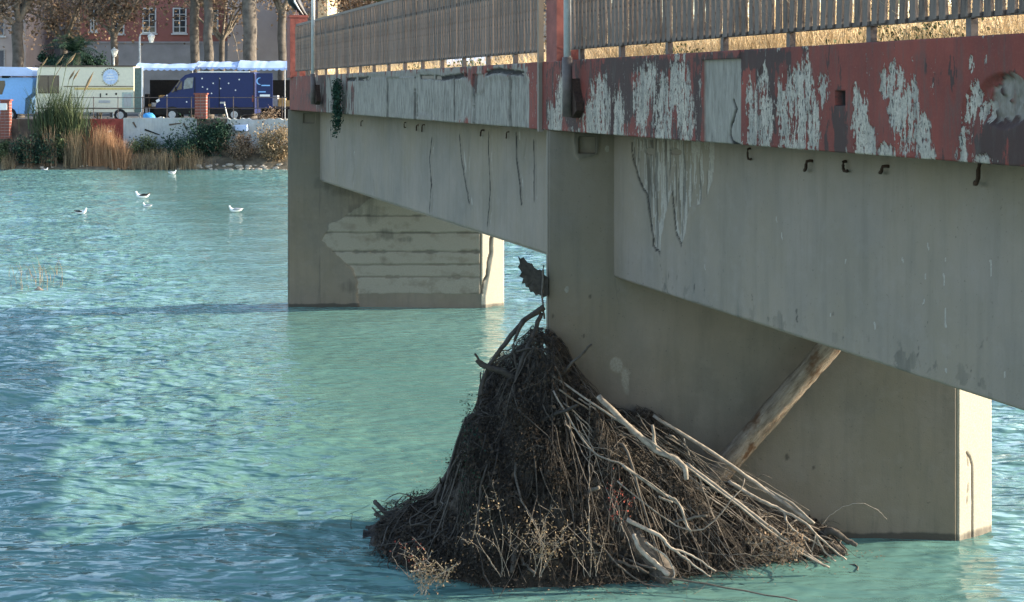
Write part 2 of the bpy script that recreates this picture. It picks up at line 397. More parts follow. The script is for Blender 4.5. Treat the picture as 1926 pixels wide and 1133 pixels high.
# the near edge beam: body and its painted face
d = MB(); d.bbox(U0, U1, 0.085, 0.22, ZB+0.002, ZT-0.003); d.build('edge_beam', M['conc'], bridge)
def ell(U, Z, lst, v, soft=0.5):
    r = np.zeros(U.shape)
    for (x, y, hw, hh) in lst:
        u0, z0 = plane_uz(x, y, v); ua, _ = plane_uz(x-hw, y, v); ub, _ = plane_uz(x+hw, y, v); _, zc = plane_uz(x, y+hh, v)
        q = ((U-u0)/(abs(ua-ub)/2))**2+((Z-z0)/(z0-zc))**2
        r = np.maximum(r, np.clip(1.25-q*0.62, 0, 1))
    return r
def fascia_face(us, zs, name, near):
    U, Z = np.meshgrid(us, zs)
    if near:
        bare = ell(U, Z, [(1275,160,20,55),(1205,190,14,60),(1222,150,14,40),(1128,205,18,60),(1160,220,10,50),(1245,215,16,60),(1290,215,16,45),(1110,225,12,35),
                          (1435,150,9,30),(1413,215,10,60),(1440,220,12,55),(1478,205,13,75),(1502,195,15,85),(1520,175,10,75),(1528,235,12,50),(1550,165,14,35),(1468,190,8,45),
                          (1618,235,15,60),(1634,270,20,35),(1606,180,6,22),(1664,158,9,30),(1682,175,14,65),(1700,225,20,55),(1716,205,12,50),(1732,255,22,40),(1745,280,14,25),(1660,285,20,16),
                          (1826,120,5,18),(1834,180,8,25),(1815,230,10,55),(1806,280,12,28),(1826,200,11,35),(1852,215,12,25),(1050,190,9,50),(1038,225,8,30),(1906,200,6,12),(1850,300,14,12)], 0)
        bare = bare*0.72+0.16+0.18*sstep(4.2, 4.12, Z)-0.12-0.15*sstep(4.6,4.75,Z)
        for (x, hw) in ((1562, 26), (1648, 8), (1775, 26), (1790, 30), (1900, 30)):     # whole paint
            u0, _ = plane_uz(x, 200, 0); ua, _ = plane_uz(x-hw, 200, 0); w = abs(ua-u0)
            bare -= 0.35*np.clip(1.2-np.abs(U-u0)/w, 0, 1)
        grime = ell(U, Z, [(1885,260,55,70),(1890,190,35,45),(1150,180,14,70),(1175,170,12,60),(1235,180,8,70),(1310,210,7,50),(1420,110,50,18),(1440,130,18,30),
                           (1790,130,8,40),(1350,110,35,14),(1200,125,60,12),(1578,240,14,60),(1450,200,8,70),(1330,190,6,60),(1075,215,10,30)], 0)
        grime = grime*0.95*(0.35+1.0*fbm(U*20, Z*2.5, 19))*0.85+0.16*fbm(U*9, Z*1.5, 18)+0.42*((U > plane_uz(1320,100,0)[0]) & (U < 0.1))+0.30*((U < plane_uz(1400,100,0)[0]) & (U > plane_uz(1560,100,0)[0]))
        bare = bare+0.03*((U > plane_uz(1322,100,0)[0]) & (U < 0.1) & (Z < 4.66))+0.03*((U < plane_uz(1400,100,0)[0]) & (U > plane_uz(1556,100,0)[0]) & (Z < 4.62))
        grime = np.maximum(grime, 1.0*ell(U, Z, [(1885,268,55,50),(1865,245,22,50),(1915,250,20,60)], 0)); bare = bare-0.25*ell(U, Z, [(1885,255,50,50)], 0)+0.75*sstep(4.70, 4.80, Z-.10*fbm(U*6, Z*0, 205))*fbm(U*1.7, Z*0, 5)
        (ua, za), (ub, zb_) = plane_uz(1322, 122, 0), plane_uz(1392, 272, 0)
        mort = ((U < ua) & (U > ub) & (Z < 4.735)).astype(float)
        mort = np.maximum(mort, sstep(.45, .55, ell(U, Z, [(1888,188,36,40)], 0)+(fbm(U*9, Z*7, 181)-.5)*2.8)*.75*(ell(U, Z, [(1888,188,36,40)], 0) > .12)); mort2 = ((U < ua+.02) & (U > ub-.0) & (Z >= 4.735)).astype(float)
        crack = np.zeros(U.shape)
        ck = [plane_uz(*p, 0) for p in [(1374,190),(1379,205),(1375,222),(1369,240),(1368,255),(1372,268),(1385,275)]]
        cd = linesdf(U+0.02*(fbm(U*30, Z*30, 2)-.5), Z, ck); crack = np.maximum(crack, sstep(0.020, 0.009, cd))
        (sa, s0), (sb, s1) = plane_uz(1571, 172, 0), plane_uz(1589, 200, 0)
        slot = ((U < sa) & (U > sb) & (Z < s0) & (Z > s1)).astype(float)
        streak = ((U < sa+0.02) & (U > sb) & (Z <= s1)).astype(float)
        grime = np.maximum(grime, streak*0.95); bare = bare*(1-streak)-streak
        crack = np.maximum(crack, slot)
        H = -0.020*mort+0.014*mort*(fbm(U*30, Z*30, 182)-.5)*(U < -7)-0.055*slot-0.02*np.clip(crack-slot, 0, 1)-0.012*sstep(0.4, 0.6, bare)*fbm(U*40, Z*12, 8)+0.012*mort2
        sp = ell(U, Z, [(1885,190,42,45)], 0); H -= 0.035*sstep(0.3, 0.8, sp)*(0.5+fbm(U*14, Z*14, 31))
        H += 0.006*(fbm(U*5, Z*5, 9)-0.5)
    else:
        bare = ell(U, Z, [(700,185,50,45),(760,195,22,50),(830,190,45,45),(790,175,40,40),(930,200,60,55),(900,190,24,45),(960,190,35,45),(1005,220,20,30),(720,170,60,25),(668,200,12,35),(985,190,14,50)], 0)*0.75
        bare -= 0.45*ell(U, Z, [(888,150,14,25),(1010,140,22,16),(660,190,8,30),(1022,200,9,60),(565,180,22,30)], 0)
        bare = np.where(U > 12.7, bare*0.2-0.05, bare)
        grime = ell(U, Z, [(745,200,4,40),(776,195,3,50),(620,180,40,30),(600,165,20,20),(718,190,4,40),(884,200,5,45),(985,210,7,50),(648,190,8,40),(960,185,5,40)], 0)*0.6+0.26+.2*fbm(U*3, Z*2, 185)
        grime = np.maximum(grime, 0.55*sstep(4.7, 4.8, Z)*fbm(U*1.2, Z*0, 15)*1.5)
        crack = np.zeros(U.shape)
        for pts in ([(776,180),(776,232)], [(783,145),(830,147)], [(905,138),(930,133),(975,140)], [(830,146),(870,142)], [(648,150),(690,148)]):
            cd = linesdf(U, Z+0.03*(fbm(U*9, Z*9, 4)-.5), [plane_uz(*p, 0) for p in pts]); crack = np.maximum(crack, sstep(0.035, 0.02, cd)*(fbm(U*5, Z*5, 6) > 0.36))
        mort = sstep(.46, .54, bare*1.0+.10+.34*(U < 13.6)*(U > 0.65)+(fbm(U*7, Z*2.0, 170, 5)-.5)*2.2)*.92; off = np.zeros(U.shape)
        eds = [plane_uz(x, 190, 0)[0] for x in (650, 690, 721, 745, 773, 820, 846, 881, 904, 950, 983, 1010)]
        for k in range(len(eds)-1):
            m_ = (U < eds[k]) & (U > eds[k+1]); off[m_] = [0, .012, -.012, .018, -.006, .010, 0, -.018, .012, -.004, .014][k % 11]
        for k, e_ in enumerate(eds): crack = np.maximum(crack, 0.45*sstep(0.030, 0.012, np.abs(U-e_+0.05*(vn(Z*7, Z*0+k, 3)-.5)))*(fbm(Z*4, Z*0+k, 7) > 0.42)*(Z < 4.70))
        H = off*(Z < 4.70)-0.03*crack-0.01*sstep(0.4, 0.6, bare)+0.012*(fbm(U*3, Z*3, 9)-0.5)
        H -= 0.03*((np.floor(U*1.1) % 3) == 1)*sstep(4.2, 4.15, Z)*0
    H[-2, :] -= 0.015*fbm(us*8, us*0, 12); H[1, :] -= 0.012*fbm(us*10, us*0, 13)
    Zr = Z.copy()
    gridface(name, us, zs, H-0.004, bw(0.0 if near else 0.045), M['fascia'], bridge, dict(bare=bare, grime=grime, mortar=np.clip(mort, 0, 1), crack=crack, uz=1))
zs = np.concatenate([[ZB-0.001], np.linspace(ZB, ZT, 104), [ZT+0.001]])
fascia_face(np.concatenate([np.linspace(0.62, -8.6, 1300)]), zs, 'painted_face', True)
zs2 = np.concatenate([[ZB-0.001], np.linspace(ZB, ZT, 60), [ZT+0.001]])
fascia_face(np.linspace(16.9, 0.63, 1200), zs2, 'painted_face', False)
fascia_face(np.linspace(-8.61, -20, 240), zs2, 'painted_face', True)
# lifted concrete flakes on the broken joint of the left span
def girder(v0, ua, ub, step, near, name='girder'):
    zb = 2.63; th = 0.34
    d = MB(); d.bbox(ub, ua, v0+0.03, v0+th, zb+0.003, ZB+0.05); d.build(name, M['conc'], bridge)
    us = np.arange(ua, ub, -step); zs = np.linspace(zb, ZB+0.04, int(1.52/step)); U, Z = np.meshgrid(us, zs)
    bare = 0.10*fbm(U*1.5, Z*1.5, 40); crack = np.zeros(U.shape); grime = 0.35*sstep(4.0, 4.11, Z)+0.05
    H = 0.010*(fbm(U*1.2, Z*1.2, 41)-0.5)+0.004*(fbm(U*9, Z*9, 42)-0.5)
    P = lambda pts: [plane_uz(x, y, v0) for x, y in pts]
    wx = U+0.06*(fbm(U*8, Z*8, 50)-.5); wz = Z+0.10*(fbm(U*8, Z*8, 51)-.5)
    if near:
        poly = P([(1187,262),(1190,300),(1203,345),(1216,372),(1222,420),(1228,462),(1240,482),(1244,440),(1250,400),(1262,360),(1266,400),(1272,440),(1280,466),(1288,430),(1296,388),(1310,385),(1330,370),(1340,330),(1344,262)])
        s = polysdf(wx, wz, poly)
        inside = sstep(0.01, -0.01, s); groove = fbm(U*34, Z*3.2, 60)
        bare = np.maximum(bare, inside*(0.22+0.55*(groove > 0.50)))
        crack = np.maximum(crack, inside*sstep(0.56, 0.66, fbm(U*30, Z*2.2, 61))*.55)
        left = P([(1187,270),(1190,300),(1203,345),(1216,372),(1222,420),(1228,462),(1240,482)])
        crack = np.maximum(crack, sstep(0.011, 0.004, linesdf(wx, wz, left)))
        crack = np.maximum(crack, sstep(0.009, 0.003, linesdf(wx, wz, P([(1262,360),(1266,400),(1272,440),(1280,466)]))))
        H -= 0.014*inside+0.01*crack
        for (x, y, w, h) in ((1219,285,9,6),(1268,286,11,5)):
            e = ell(U, Z, [(x, y, w, h)], v0); crack = np.maximum(crack, sstep(0.5, 0.8, e)); H -= 0.05*sstep(.5, .8, e)
        rs = np.random.RandomState(12)
        for k in range(20):                                # droppings and chips: short pale marks
            x = rs.uniform(1300, 1925); y = rs.uniform(480, 740); u, z = plane_uz(x, y, v0)
            if z < zb+0.03: continue
            L = rs.choice([0.02, 0.04, 0.09], p=[.6, .3, .1]); dd = linesdf(U, Z, [(u, z), (u+rs.uniform(-.01, .01), z-L)])
            bare = np.maximum(bare, 1.2*sstep(0.010, 0.005, dd))
        for (x, y, L) in ((1778,610,.12),(1775,545,.07),(1460,440,.03),(1470,470,.04),(1745,490,.03),(1325,530,.03),(1740,545,.03)):
            u, z = plane_uz(x, y-30, v0); bare = np.maximum(bare, 1.2*sstep(0.010, 0.004, linesdf(U, Z, [(u, z), (u-.01, z-L)])))
        low = sstep(3.1, 2.75, Z); grime = grime+0.32*low*fbm(U*3, Z*3, 70)+0.25*sstep(2.9, 2.75, Z)*(fbm(U*7, Z*7, 71) > 0.66)
        crack = np.maximum(crack, sstep(0.79, 0.84, fbm(U*16, Z*9, 72))*sstep(3.2, 2.7, Z)*0.7)
        edge = sstep(2.69+0.03*0, 2.64, Z-0.03*fbm(U*5, U*0, 75)); bare = np.maximum(bare, 0.40*edge)
    else:
        for pts, w, cr in (([(816,262),(812,300),(815,345),(812,398)], 0.045, 1), ([(868,255),(872,300),(880,345),(887,385)], 0.075, 1), ([(885,250),(882,290),(880,330)], .05, 0),
                           ([(923,250),(923,300),(926,360),(921,425)], 0.055, 1), ([(975,252),(975,300),(981,345),(984,380)], 0.07, 1), ([(990,260),(985,300)], .03, 0),
                           ([(665,290),(668,318),(664,345)], 0.10, 0), ([(631,280),(632,330)], 0.05, 0), ([(703,342),(704,360)], 0.05, 0),
                           ([(625,232),(627,262)], 0.02, 1), ([(812,330),(814,400)], 0.06, 0), ([(1008,262),(1009,380)], 0.02, 1)):
            L = linesdf(wx, wz, P(pts)); bare = np.maximum(bare, sstep(w*1.3, w*0.3, L)*(0.0+0.85*fbm(U*14, Z*2.5, 171))); H -= 0.012*sstep(w, w*.6, L)
            if cr:
                sh = [(p[0]-4, p[1]) for p in pts]
                crack = np.maximum(crack, sstep(0.024, 0.010, linesdf(wx, wz, P(sh))))
        grime = grime+0.35*sstep(0.1, 0.0, np.abs(U-16.4))+0.25*sstep(3.0, 2.75, Z)*fbm(U*2, Z*3, 77)
    H[1, :] -= 0.02*fbm(us*6, us*0, 78)
    gridface('plaster_face', us, zs, H, bw(v0), M['conc'], bridge, dict(bare=np.clip(bare, -1, 1.5), grime=grime, crack=np.clip(crack, 0, 1)))
girder(0.636, -0.02, -9.2, 0.0125, True)
girder(0.636, 16.62, 0.7, 0.022, False)
d = MB(); d.bbox(-20, -9.2, 0.666, 0.976, 2.63, ZB+0.05); d.build('girder', M['conc'], bridge)
for a, b in ((-20, -0.9), (0.1, 15.8)):
    d = MB(); d.bbox(a, b, 3.0, 3.34, 2.63, ZB+0.05); d.build('girder', M['conc'], bridge)

def pier(Xl, Yf, Lx, nose, first, step):
    th = 0.60; top = ZB+0.01; Xr = Xl+Lx; bot = -2.6
    poly = [(Xl, Yf+0.03), (Xr-0.012, Yf+0.03), (Xr+nose[0]-0.012, Yf+nose[1]), (Xr+nose[0]-0.012, Yf+nose[1]+0.06), (Xr, Yf+th), (Xl, Yf+th)]
    d = MB(); d.prism(poly, bot, top); p = d.build('pier', M['pier'], bridge)
    p['label'] = 'concrete pier with driftwood piled against it' if first else 'far concrete pier with boarded patch where the render has come off'
    xs = np.arange(Xl-0.002, Xr+0.001, step); zs = np.linspace(-0.5, top-0.002, int(4.6/step)); Xg, Z = np.meshgrid(xs, zs)
    H = 0.008*(fbm(Xg*1.1, Z*1.1, 81)-.5)+0.003*(fbm(Xg*10, Z*10, 82)-.5); bare = 0.15*fbm(Xg, Z, 83); crack = np.zeros(Xg.shape)
    grime = 0.22*sstep(0.5, 0.1, Z-0.25*fbm(Xg*2.5, Xg*0, 186))+0.8*sstep(0.075, 0.03, Z-0.04*fbm(Xg*4, Xg*0, 85))+0.1*fbm(Xg*2, Z, 84)
    to = lambda x, y: ((x-CX)/F*Yf, EYE-(y-HZ)/F*Yf)
    wx = Xg+0.16*(fbm(Xg*5, Z*5, 90)-.5); wz = Z+0.12*(fbm(Xg*5, Z*5, 91)-.5)
    if not first:
        s = polysdf(wx, wz, [to(*p) for p in [(607,453),(619,420),(640,412),(664,396),(700,370),(905,400),(925,440),(920,600),(676,600),(674,560),(670,528),(664,510),(649,495),(619,468)]])
        inside = sstep(0.015, -0.015, s); H -= 0.035*inside
        bare = np.maximum(bare, inside*(0.62+0.5*(fbm(Xg*3, Z*6, 92)-.5)))
        for k, yl in enumerate((406, 438, 474, 498, 522, 555)):
            zl = to(0, yl)[1]+0.02*(fbm(Xg*2.5, Xg*0+k, 93+k)-.5); dd = np.abs(Z-zl)
            wid = 0.010+0.05*np.clip(fbm(Xg*4, Xg*0, 95+k)-0.52, 0, 1)*(2 if k in (4, 2) else 1)
            ln = sstep(wid*1.6, wid*0.7, dd)*inside; crack = np.maximum(crack, ln*0.5); H -= 0.018*ln
            H += inside*0.014*((Z > zl) if k % 2 else 0)
        grime = np.maximum(grime, inside*0.9*ell(Xg, Z, [], 0)+0)
        for (x, y, rx, ry) in ((690,370,35,30),(672,395,20,18),(725,440,25,14),(640,360,30,14),(610,345,30,16),(700,400,18,30),(762,452,22,8),(655,540,18,16)):
            cx_, cz_ = to(x, y); q = ((wx-cx_)/(rx/90.3))**2+((wz-cz_)/(ry/90.3))**2; grime = np.maximum(grime, 0.52*np.clip(1.15-q*.7, 0, 1))
        line = linesdf(Xg, Z, [to(601, 340), to(602, 580)]); grime = np.maximum(grime, 0.4*sstep(0.05, 0.0, line))
        for (x, y, w, h) in ((581,223,10,9),):
            cx_, cz_ = to(x, y); hole = ((np.abs(Xg-cx_) < w/90.3) & (np.abs(Z-cz_) < h/90.3)).astype(float); crack = np.maximum(crack, hole); H -= 0.055*hole
    else:
        cx_, cz_ = to(1105, 272); hole = ((np.abs(Xg-cx_) < 15/187.8) & (np.abs(Z-cz_) < 15/187.8)).astype(float)
        ring = sstep(0.02, 0.0, polysdf(wx*.3+Xg*.7, wz*.3+Z*.7, [to(*p) for p in [(1080,250),(1128,250),(1124,290),(1108,296),(1092,300),(1084,292)]]))
        H += 0.012*ring-0.07*hole; crack = np.maximum(crack, hole); grime = np.maximum(grime, ring*0.55)
        line = linesdf(wx, Z, [to(1157, 520), to(1159, 740)]); grime = np.maximum(grime, 0.35*sstep(0.03, 0.0, line))
        for (x, y, r) in ((1066,545,4),(1040,595,3),(1098,632,3),(1110,558,3),(1230,300,3),(1142,280,4),(1480,860,5),(1530,880,3)):
            cx_, cz_ = to(x, y); q = np.hypot(Xg-cx_, (Z-cz_)*.6)/(r/187.8); crack = np.maximum(crack, 0.6*sstep(1, .5, q)*(r != 4)); bare = np.maximum(bare, 1.3*sstep(1.2, .6, q)*(r == 4))
        grime = np.maximum(grime, 0.3*sstep(0.45, 0.1, Z)*fbm(Xg*2, Z*2, 98)*1.5)
        for (x, y, rx, ry) in ((1490,985,25,30),(1175,715,12,30),(1160,690,14,18)):
            cx_, cz_ = to(x, y); q = ((wx-cx_)/(rx/187.8))**2+((wz-cz_)/(ry/187.8))**2; bare = np.maximum(bare, 0.62*np.clip(1.15-q*.7, 0, 1))
    gridface('render_coat', xs, zs, H, lambda a, b, h: (a, Yf-h, b), M['pier'], p, dict(bare=np.clip(bare, -1, 1.5), grime=grime, crack=np.clip(crack, 0, 1)))
    # slanted nose face that the sun strikes
    nx, ny = nose; L = math.hypot(nx, ny); tx, ty = nx/L, ny/L
    ss = np.arange(0, L+step, step); S, Z = np.meshgrid(ss, zs); H = 0.006*(fbm(S*3, Z*3, 110)-.5); crack = np.zeros(S.shape); bare = 0.75+0*S; grime = 0.7*sstep(0.10, 0.03, Z)  # bare lifts the whole face: painted sunlight, not exposed aggregate
    if first:
        dd = linesdf(S+0.015*(fbm(S*9, Z*9, 2)-.5), Z, [(0.14, 0.86), (0.20, 0.80), (0.235, 0.72), (0.24, 0.35), (0.235, -0.1)]); crack = np.maximum(crack, sstep(0.018, 0.007, dd))
        dd = linesdf(S, Z, [(0.15, 0.84), (0.17, 0.60), (0.14, 0.35)]); crack = np.maximum(crack, 0.6*sstep(0.012, 0.004, dd)*(fbm(S*8, Z*8, 5) > .45))
        dd = linesdf(S, Z, [(0.42, 2.2), (0.40, 1.75), (0.38, 1.5)]); crack = np.maximum(crack, 0.6*sstep(0.012, 0.004, dd)); H -= 0.012*crack
    else:
        wl = linesdf(S+0.03*(fbm(S*7, Z*7, 2)-.5), Z, [(0.33, 1.55), (0.24, 1.42), (0.23, 1.10), (0.17, 0.95), (0.15, 0.66), (0.05, 0.52), (0.03, 0.3)])
        crack = np.maximum(crack, 0.85*sstep(0.036, 0.018, wl)); H -= 0.03*crack
        H += 0.03*sstep(0.02, 0.06, S-(0.23-0.2*np.clip((1.1-Z)/.9, 0, 1)))*(Z < 1.6)
    cx0, cy0 = Xr, Yf; nnx, nny = ty, -tx
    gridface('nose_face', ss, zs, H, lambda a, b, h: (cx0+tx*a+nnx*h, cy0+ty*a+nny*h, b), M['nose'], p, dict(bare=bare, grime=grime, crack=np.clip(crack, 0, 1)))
    if first:                                   # pale strip that covers the joint beside the pier
        d = MB(); d.bbox(0.18, 0.225, -0.035, 0.02, ZB-0.02, 5.9); d.build('joint_cover', M['conc'], p)
    return p
pier(0.357, 14.91, 4.113, (0.455, 0.36), True, 0.0135)
pier(-4.673, 31.0, 4.031, (0.47, 0.36), False, 0.022)
d = MB(); d.prism([(5.39, -1.2), (9.5, -1.2), (9.95, -0.9), (9.5, -0.6), (5.39, -0.6)], -2.6, ZB+0.01); d.build('pier', M['pier'], bridge)

# rusty stirrups that stick out under the edge beam
for (x, y, s, fl) in ((1518,313,1,1),(1586,314,1,1),(1660,320,1,1),(1847,328,1.15,1),(1406,291,.7,0),(783,241,.8,1),(794,242,.8,1),(905,251,.9,1),(760,236,.6,1),(679,233,.7,1),(952,255,.6,0)):
    u, z = plane_uz(x, y, 0.60); k = 0.046*s*(1 if x > 1000 else 1.2)*random.uniform(.8, 1.2); d = MB(); fx = random.choice((1, 1, -1)); tw = random.uniform(.5, 1.2)
    pts = [(u+k*a*fx, 0.66-b*k, z+c*k*tw) for a, b, c in ((-.5,0,1.1),(-.4,1.0,1.25),(-.1,1.5,1.1),(0,1.6,.4),(.05,1.6,-.4),(.4,1.6,-.95),(.95,1.4,-1.0),(1.15,1.2,-.8))]
    d.tube([B(*p) for p in pts], 0.010*s+0.002, 6); d.build('stirrup', M['rust'], bridge, True)

# ---------------------------------------------------------------- railings on the bridge
def slat_mesh(h, seed, t=0.5):
    rs = random.Random(seed); b = MB(); b.tone = t
    w = 0.034; th = 0.010; n = 5; vs = []
    for i in range(n):
        z = h*i/(n-1); dx = rs.uniform(-.006, .006); dy = rs.uniform(-.003, .003); ww = w*(1+rs.uniform(-.12, .10))
        for sx, sy in ((-1,-1),(1,-1),(1,1),(-1,1)): vs.append((dx+sx*ww, dy+sy*th, z))
    fs = [(0,3,2,1)]+[(4*i+k, 4*i+(k+1)%4, 4*i+4+(k+1)%4, 4*i+4+k) for i in range(n-1) for k in range(4)]+[(16,17,18,19)]
    me = bpy.data.meshes.new('slat'); me.from_pydata(vs, [], fs); me.materials.append(M['slat']); return me
def slatmat():
    m, nt, b = newmat('brown_grey_weathered_slat', 0.85, 0.2); co = N(nt, 'ShaderNodeTexCoord').outputs['Object']; r = N(nt, 'ShaderNodeObjectInfo').outputs['Random']
    n1 = noise(nt, co, 9, 5, .7, mapping=(3, 3, .6)); c = mix(nt, mapr(nt, n1, .35, .65), (.060, .047, .040, 1), (.15, .118, .098, 1))
    c = mix(nt, mapr(nt, r, 0, 1, 0, .55), c, (.17, .14, .12, 1)); n2 = noise(nt, co, 25, 4, .7); c = mix(nt, mapr(nt, n2, .56, .64, 0, .8), c, (.055, .03, .02, 1))
    nt.links.new(c, b.inputs['Base Color']); bump(nt, b, n1, .004); return m
M['slat'] = slatmat()
SL = [slat_mesh(0.915, k) for k in range(9)]
def railing(ua, ub, v, label, group='railings along the bridge edges', pitch=0.1055):
    r = thing('railing', label, 'railing', B((ua+ub)/2, v, ZT), group, BROT)
    inv = Matrix.Rotation(-BROT, 3, 'Z'); o = Vector(B((ua+ub)/2, v, ZT))
    def part(mb, name, mat):
        ob = mb.build(name, mat)     # world-space build, re-expressed under the rotated root
        me = ob.data; off = Vector(ob.location); 
        me.transform(Matrix.Translation(off)); me.transform(Matrix.Translation(-o)); me.transform(Matrix.Rotation(-BROT, 4, 'Z'))
        ob.location = (0, 0, 0); ob.parent = r; return ob
    for z0, z1, n in ((4.905, 4.935, 'rail'), (5.565, 5.595, 'rail'), (5.83, 5.875, 'top_rail')):
        d = MB(); d.bbox(ua, ub, v+0.007, v+0.045, z0, z1); part(d, n, M['rail'])
    k0 = math.ceil((ua+7.0)/1.053); u = k0*1.053-7.0
    while u < ub-0.1:
        d = MB(); d.bbox(u-0.025, u+0.025, v+0.010, v+0.055, ZT-0.01, 4.905); part(d, 'post', M['rail'])
        u += 1.053
    n = int((ub-ua)/pitch)
    for i in range(n):
        u = ua+0.05+i*pitch+random.uniform(-.010, .010)
        s = bpy.data.objects.new('slat', random.choice(SL)); COL.objects.link(s); s.parent = r
        s.location = (u-(ua+ub)/2, 0.0, 0.11+random.uniform(-.006, .006)); s.rotation_euler = (random.uniform(-.01, .01), random.uniform(-.008, .008), random.uniform(-.05, .05))
    return r
railing(-12.0, -0.42, 0.08, 'grey slatted railing on the near span, golden grass showing behind it')
railing(0.45, 16.35, 0.08, 'long dark slatted railing receding on the far span towards the end pillar')

# pillars and lamp poles
def pillar(u, v, w, h, label):
    p = thing('red_pillar', label, 'pillar', B(u, v, ZT), 'red pillars of the bridge')
    d = MB(); d.bbox(u-w, u+w, v-w*0.9, v+w*0.9, ZT-0.02, ZT+h); d.build('shaft', M['redpaint'], p)
    d = MB(); d.bbox(u-w-.015, u+w+.015, v-w*.9-.015, v+w*.9+.015, ZT+h, ZT+h+0.05); d.build('cap', M['redpaint'], p)
    return p
pillar(-0.10, 0.15, 0.16, 1.22, 'red painted pillar on the edge beam above the near pier')
pillar(16.66, 0.17, 0.20, 1.22, 'red painted pillar at the broken end of the bridge, under the black bird')
pillar(0.2, 3.84, 0.13, 0.8, 'low red pillar on the far edge of the deck')
def lamp_pole(u, top, r, label):
    p = thing('lamp_pole', label, 'pole', B(u, -0.10, 4.25), 'poles bolted to the bridge edge')
    c = B(u, -0.11, 0); d = MB(); d.tube([(c[0], c[1], 4.30), (c[0], c[1], top)], r, 12); d.build('pole', M['pole'], p, True)
    d = MB(); d.tube([(c[0], c[1], 4.26), (c[0], c[1], ZT+0.02)], r*1.35, 12); d.build('sleeve', M['rail'], p, True)
    d = MB(); pr = [(-.02, 4.60), (.02, 4.62), (.05, 4.50), (.10, 4.40), (.11, 4.32), (.02, 4.25), (-.12, 4.27), (-.12, 4.30), (-.04, 4.33)]
    n = len(pr)
    for s_ in (0.0,):
        d.add([B(u-a*1.4, -0.075+s_, z) for a, z in pr]+[B(u-a*1.4, 0.01+s_, z) for a, z in pr], [tuple(range(n)), tuple(range(2*n-1, n-1, -1))]+[(i, n+i, n+(i+1) % n, (i+1) % n) for i in range(n)])
    d.build('bracket', M['rust'], p)
    return p
lamp_pole(plane_uz(1069, 150, -0.1)[0], 7.5, 0.035, 'grey pole bolted beside the red pillar over the near pier')
lamp_pole(plane_uz(590, 150, -0.1)[0], 8.0, 0.035, 'slim sunlit pole near the broken end of the bridge')

# ---------------------------------------------------------------- vegetation builders
def blades(name, spots, mat, parent=None, n=3):
    """spots: list of (x,y,z,h,lean,width,tone)"""
    S = np.array(spots, float); K = len(S); ang = RS.rand(K)*2*PI; la = RS.rand(K)*2*PI
    V = np.zeros((K, 2*n+2, 3)); dx = np.cos(ang); dy = np.sin(ang)
    for i in range(n+1):
        t = i/n; w = S[:, 5]*(1-t*0.85); be = S[:, 4]*t*t
        cx = S[:, 0]+np.cos(la)*be; cy = S[:, 1]+np.sin(la)*be; cz = S[:, 2]+S[:, 3]*t*(1-0.15*t*np.clip(S[:, 4]/S[:, 3], 0, 1.5))
        V[:, 2*i] = np.stack([cx-dx*w, cy-dy*w, cz], 1); V[:, 2*i+1] = np.stack([cx+dx*w, cy+dy*w, cz], 1)
    base = (np.arange(K)*(2*n+2))[:, None]
    Fq = np.concatenate([base+np.array([2*i, 2*i+1, 2*i+3, 2*i+2]) for i in range(n)], 0)
    return mesh_np(name, V.reshape(-1, 3), Fq, mat, parent, dict(tone=np.repeat(S[:, 6], 2*n+2)))
def leaves(name, C, size, mat, parent=None, tone=None, aspect=0.6):
    C = np.asarray(C, float); K = len(C); a = RS.normal(size=(K, 3)); a /= np.linalg.norm(a, axis=1)[:, None]
    b = RS.normal(size=(K, 3)); b -= a*(a*b).sum(1)[:, None]; b /= np.linalg.norm(b, axis=1)[:, None]
    s = (np.asarray(size)*(0.6+0.8*RS.rand(K)))[:, None]
    V = np.stack([C-a*s, C+b*s*aspect, C+a*s, C-b*s*aspect], 1)
    Fq = (np.arange(K)*4)[:, None]+np.arange(4)
    if tone is None: tone = RS.rand(K)
    return mesh_np(name, V.reshape(-1, 3), Fq, mat, parent, dict(tone=np.repeat(tone, 4)))

# weeds growing on the deck
sp = []
for k in range(15000):
    u = RS.uniform(-9.5, 0.4); v = RS.uniform(0.3, 2.0)
    d_ = 0.35+0.65*float(vn(u*1.3, v*1.3, 4))
    h = RS.uniform(0.25, 0.78)*d_*1.3; x, y, z = B(u, v, 4.60)
    sp.append((x, y, z, h, RS.uniform(0.05, 0.35), RS.uniform(0.0025, 0.006), np.clip(RS.normal(0.62, .25), 0, 1)))
tag(blades('deck_grass', sp, M['grass']), 'dry golden grass overgrowing the deck behind the near railing', 'grass', kind='stuff')
sp = []
for k in range(6000):
    u = RS.uniform(0.4, 16.5); v = RS.uniform(0.3, 2.5)
    if float(vn(u*0.8, v, 8)) < 0.42 and u > 4: continue
    x, y, z = B(u, v, 4.60); g = RS.uniform(0.2, 0.5)
    sp.append((x, y, z, g, RS.uniform(0.05, 0.3), RS.uniform(0.005, 0.010), np.clip(RS.normal(0.5, .25), 0, 1)))
tag(blades('deck_grass', sp, M['grass']), 'patchy dry weeds on the deck of the far span', 'grass', kind='stuff')
C = []; 
for (uc, vc, zc) in ((-5.6, .5, 4.75), (-5.9, .6, 4.8), (-2.2, .5, 4.7), (5, .6, 4.7), (8.5, .7, 4.7)):
    for k in range(260): x, y, z = B(uc+RS.normal(0, .25), vc+RS.normal(0, .12), zc+abs(RS.normal(0, .13))); C.append((x, y, z))
tag(leaves('deck_weeds', C, 0.022, M['leaf_green']), 'green weeds among the dry grass on the deck', 'weeds', kind='stuff')

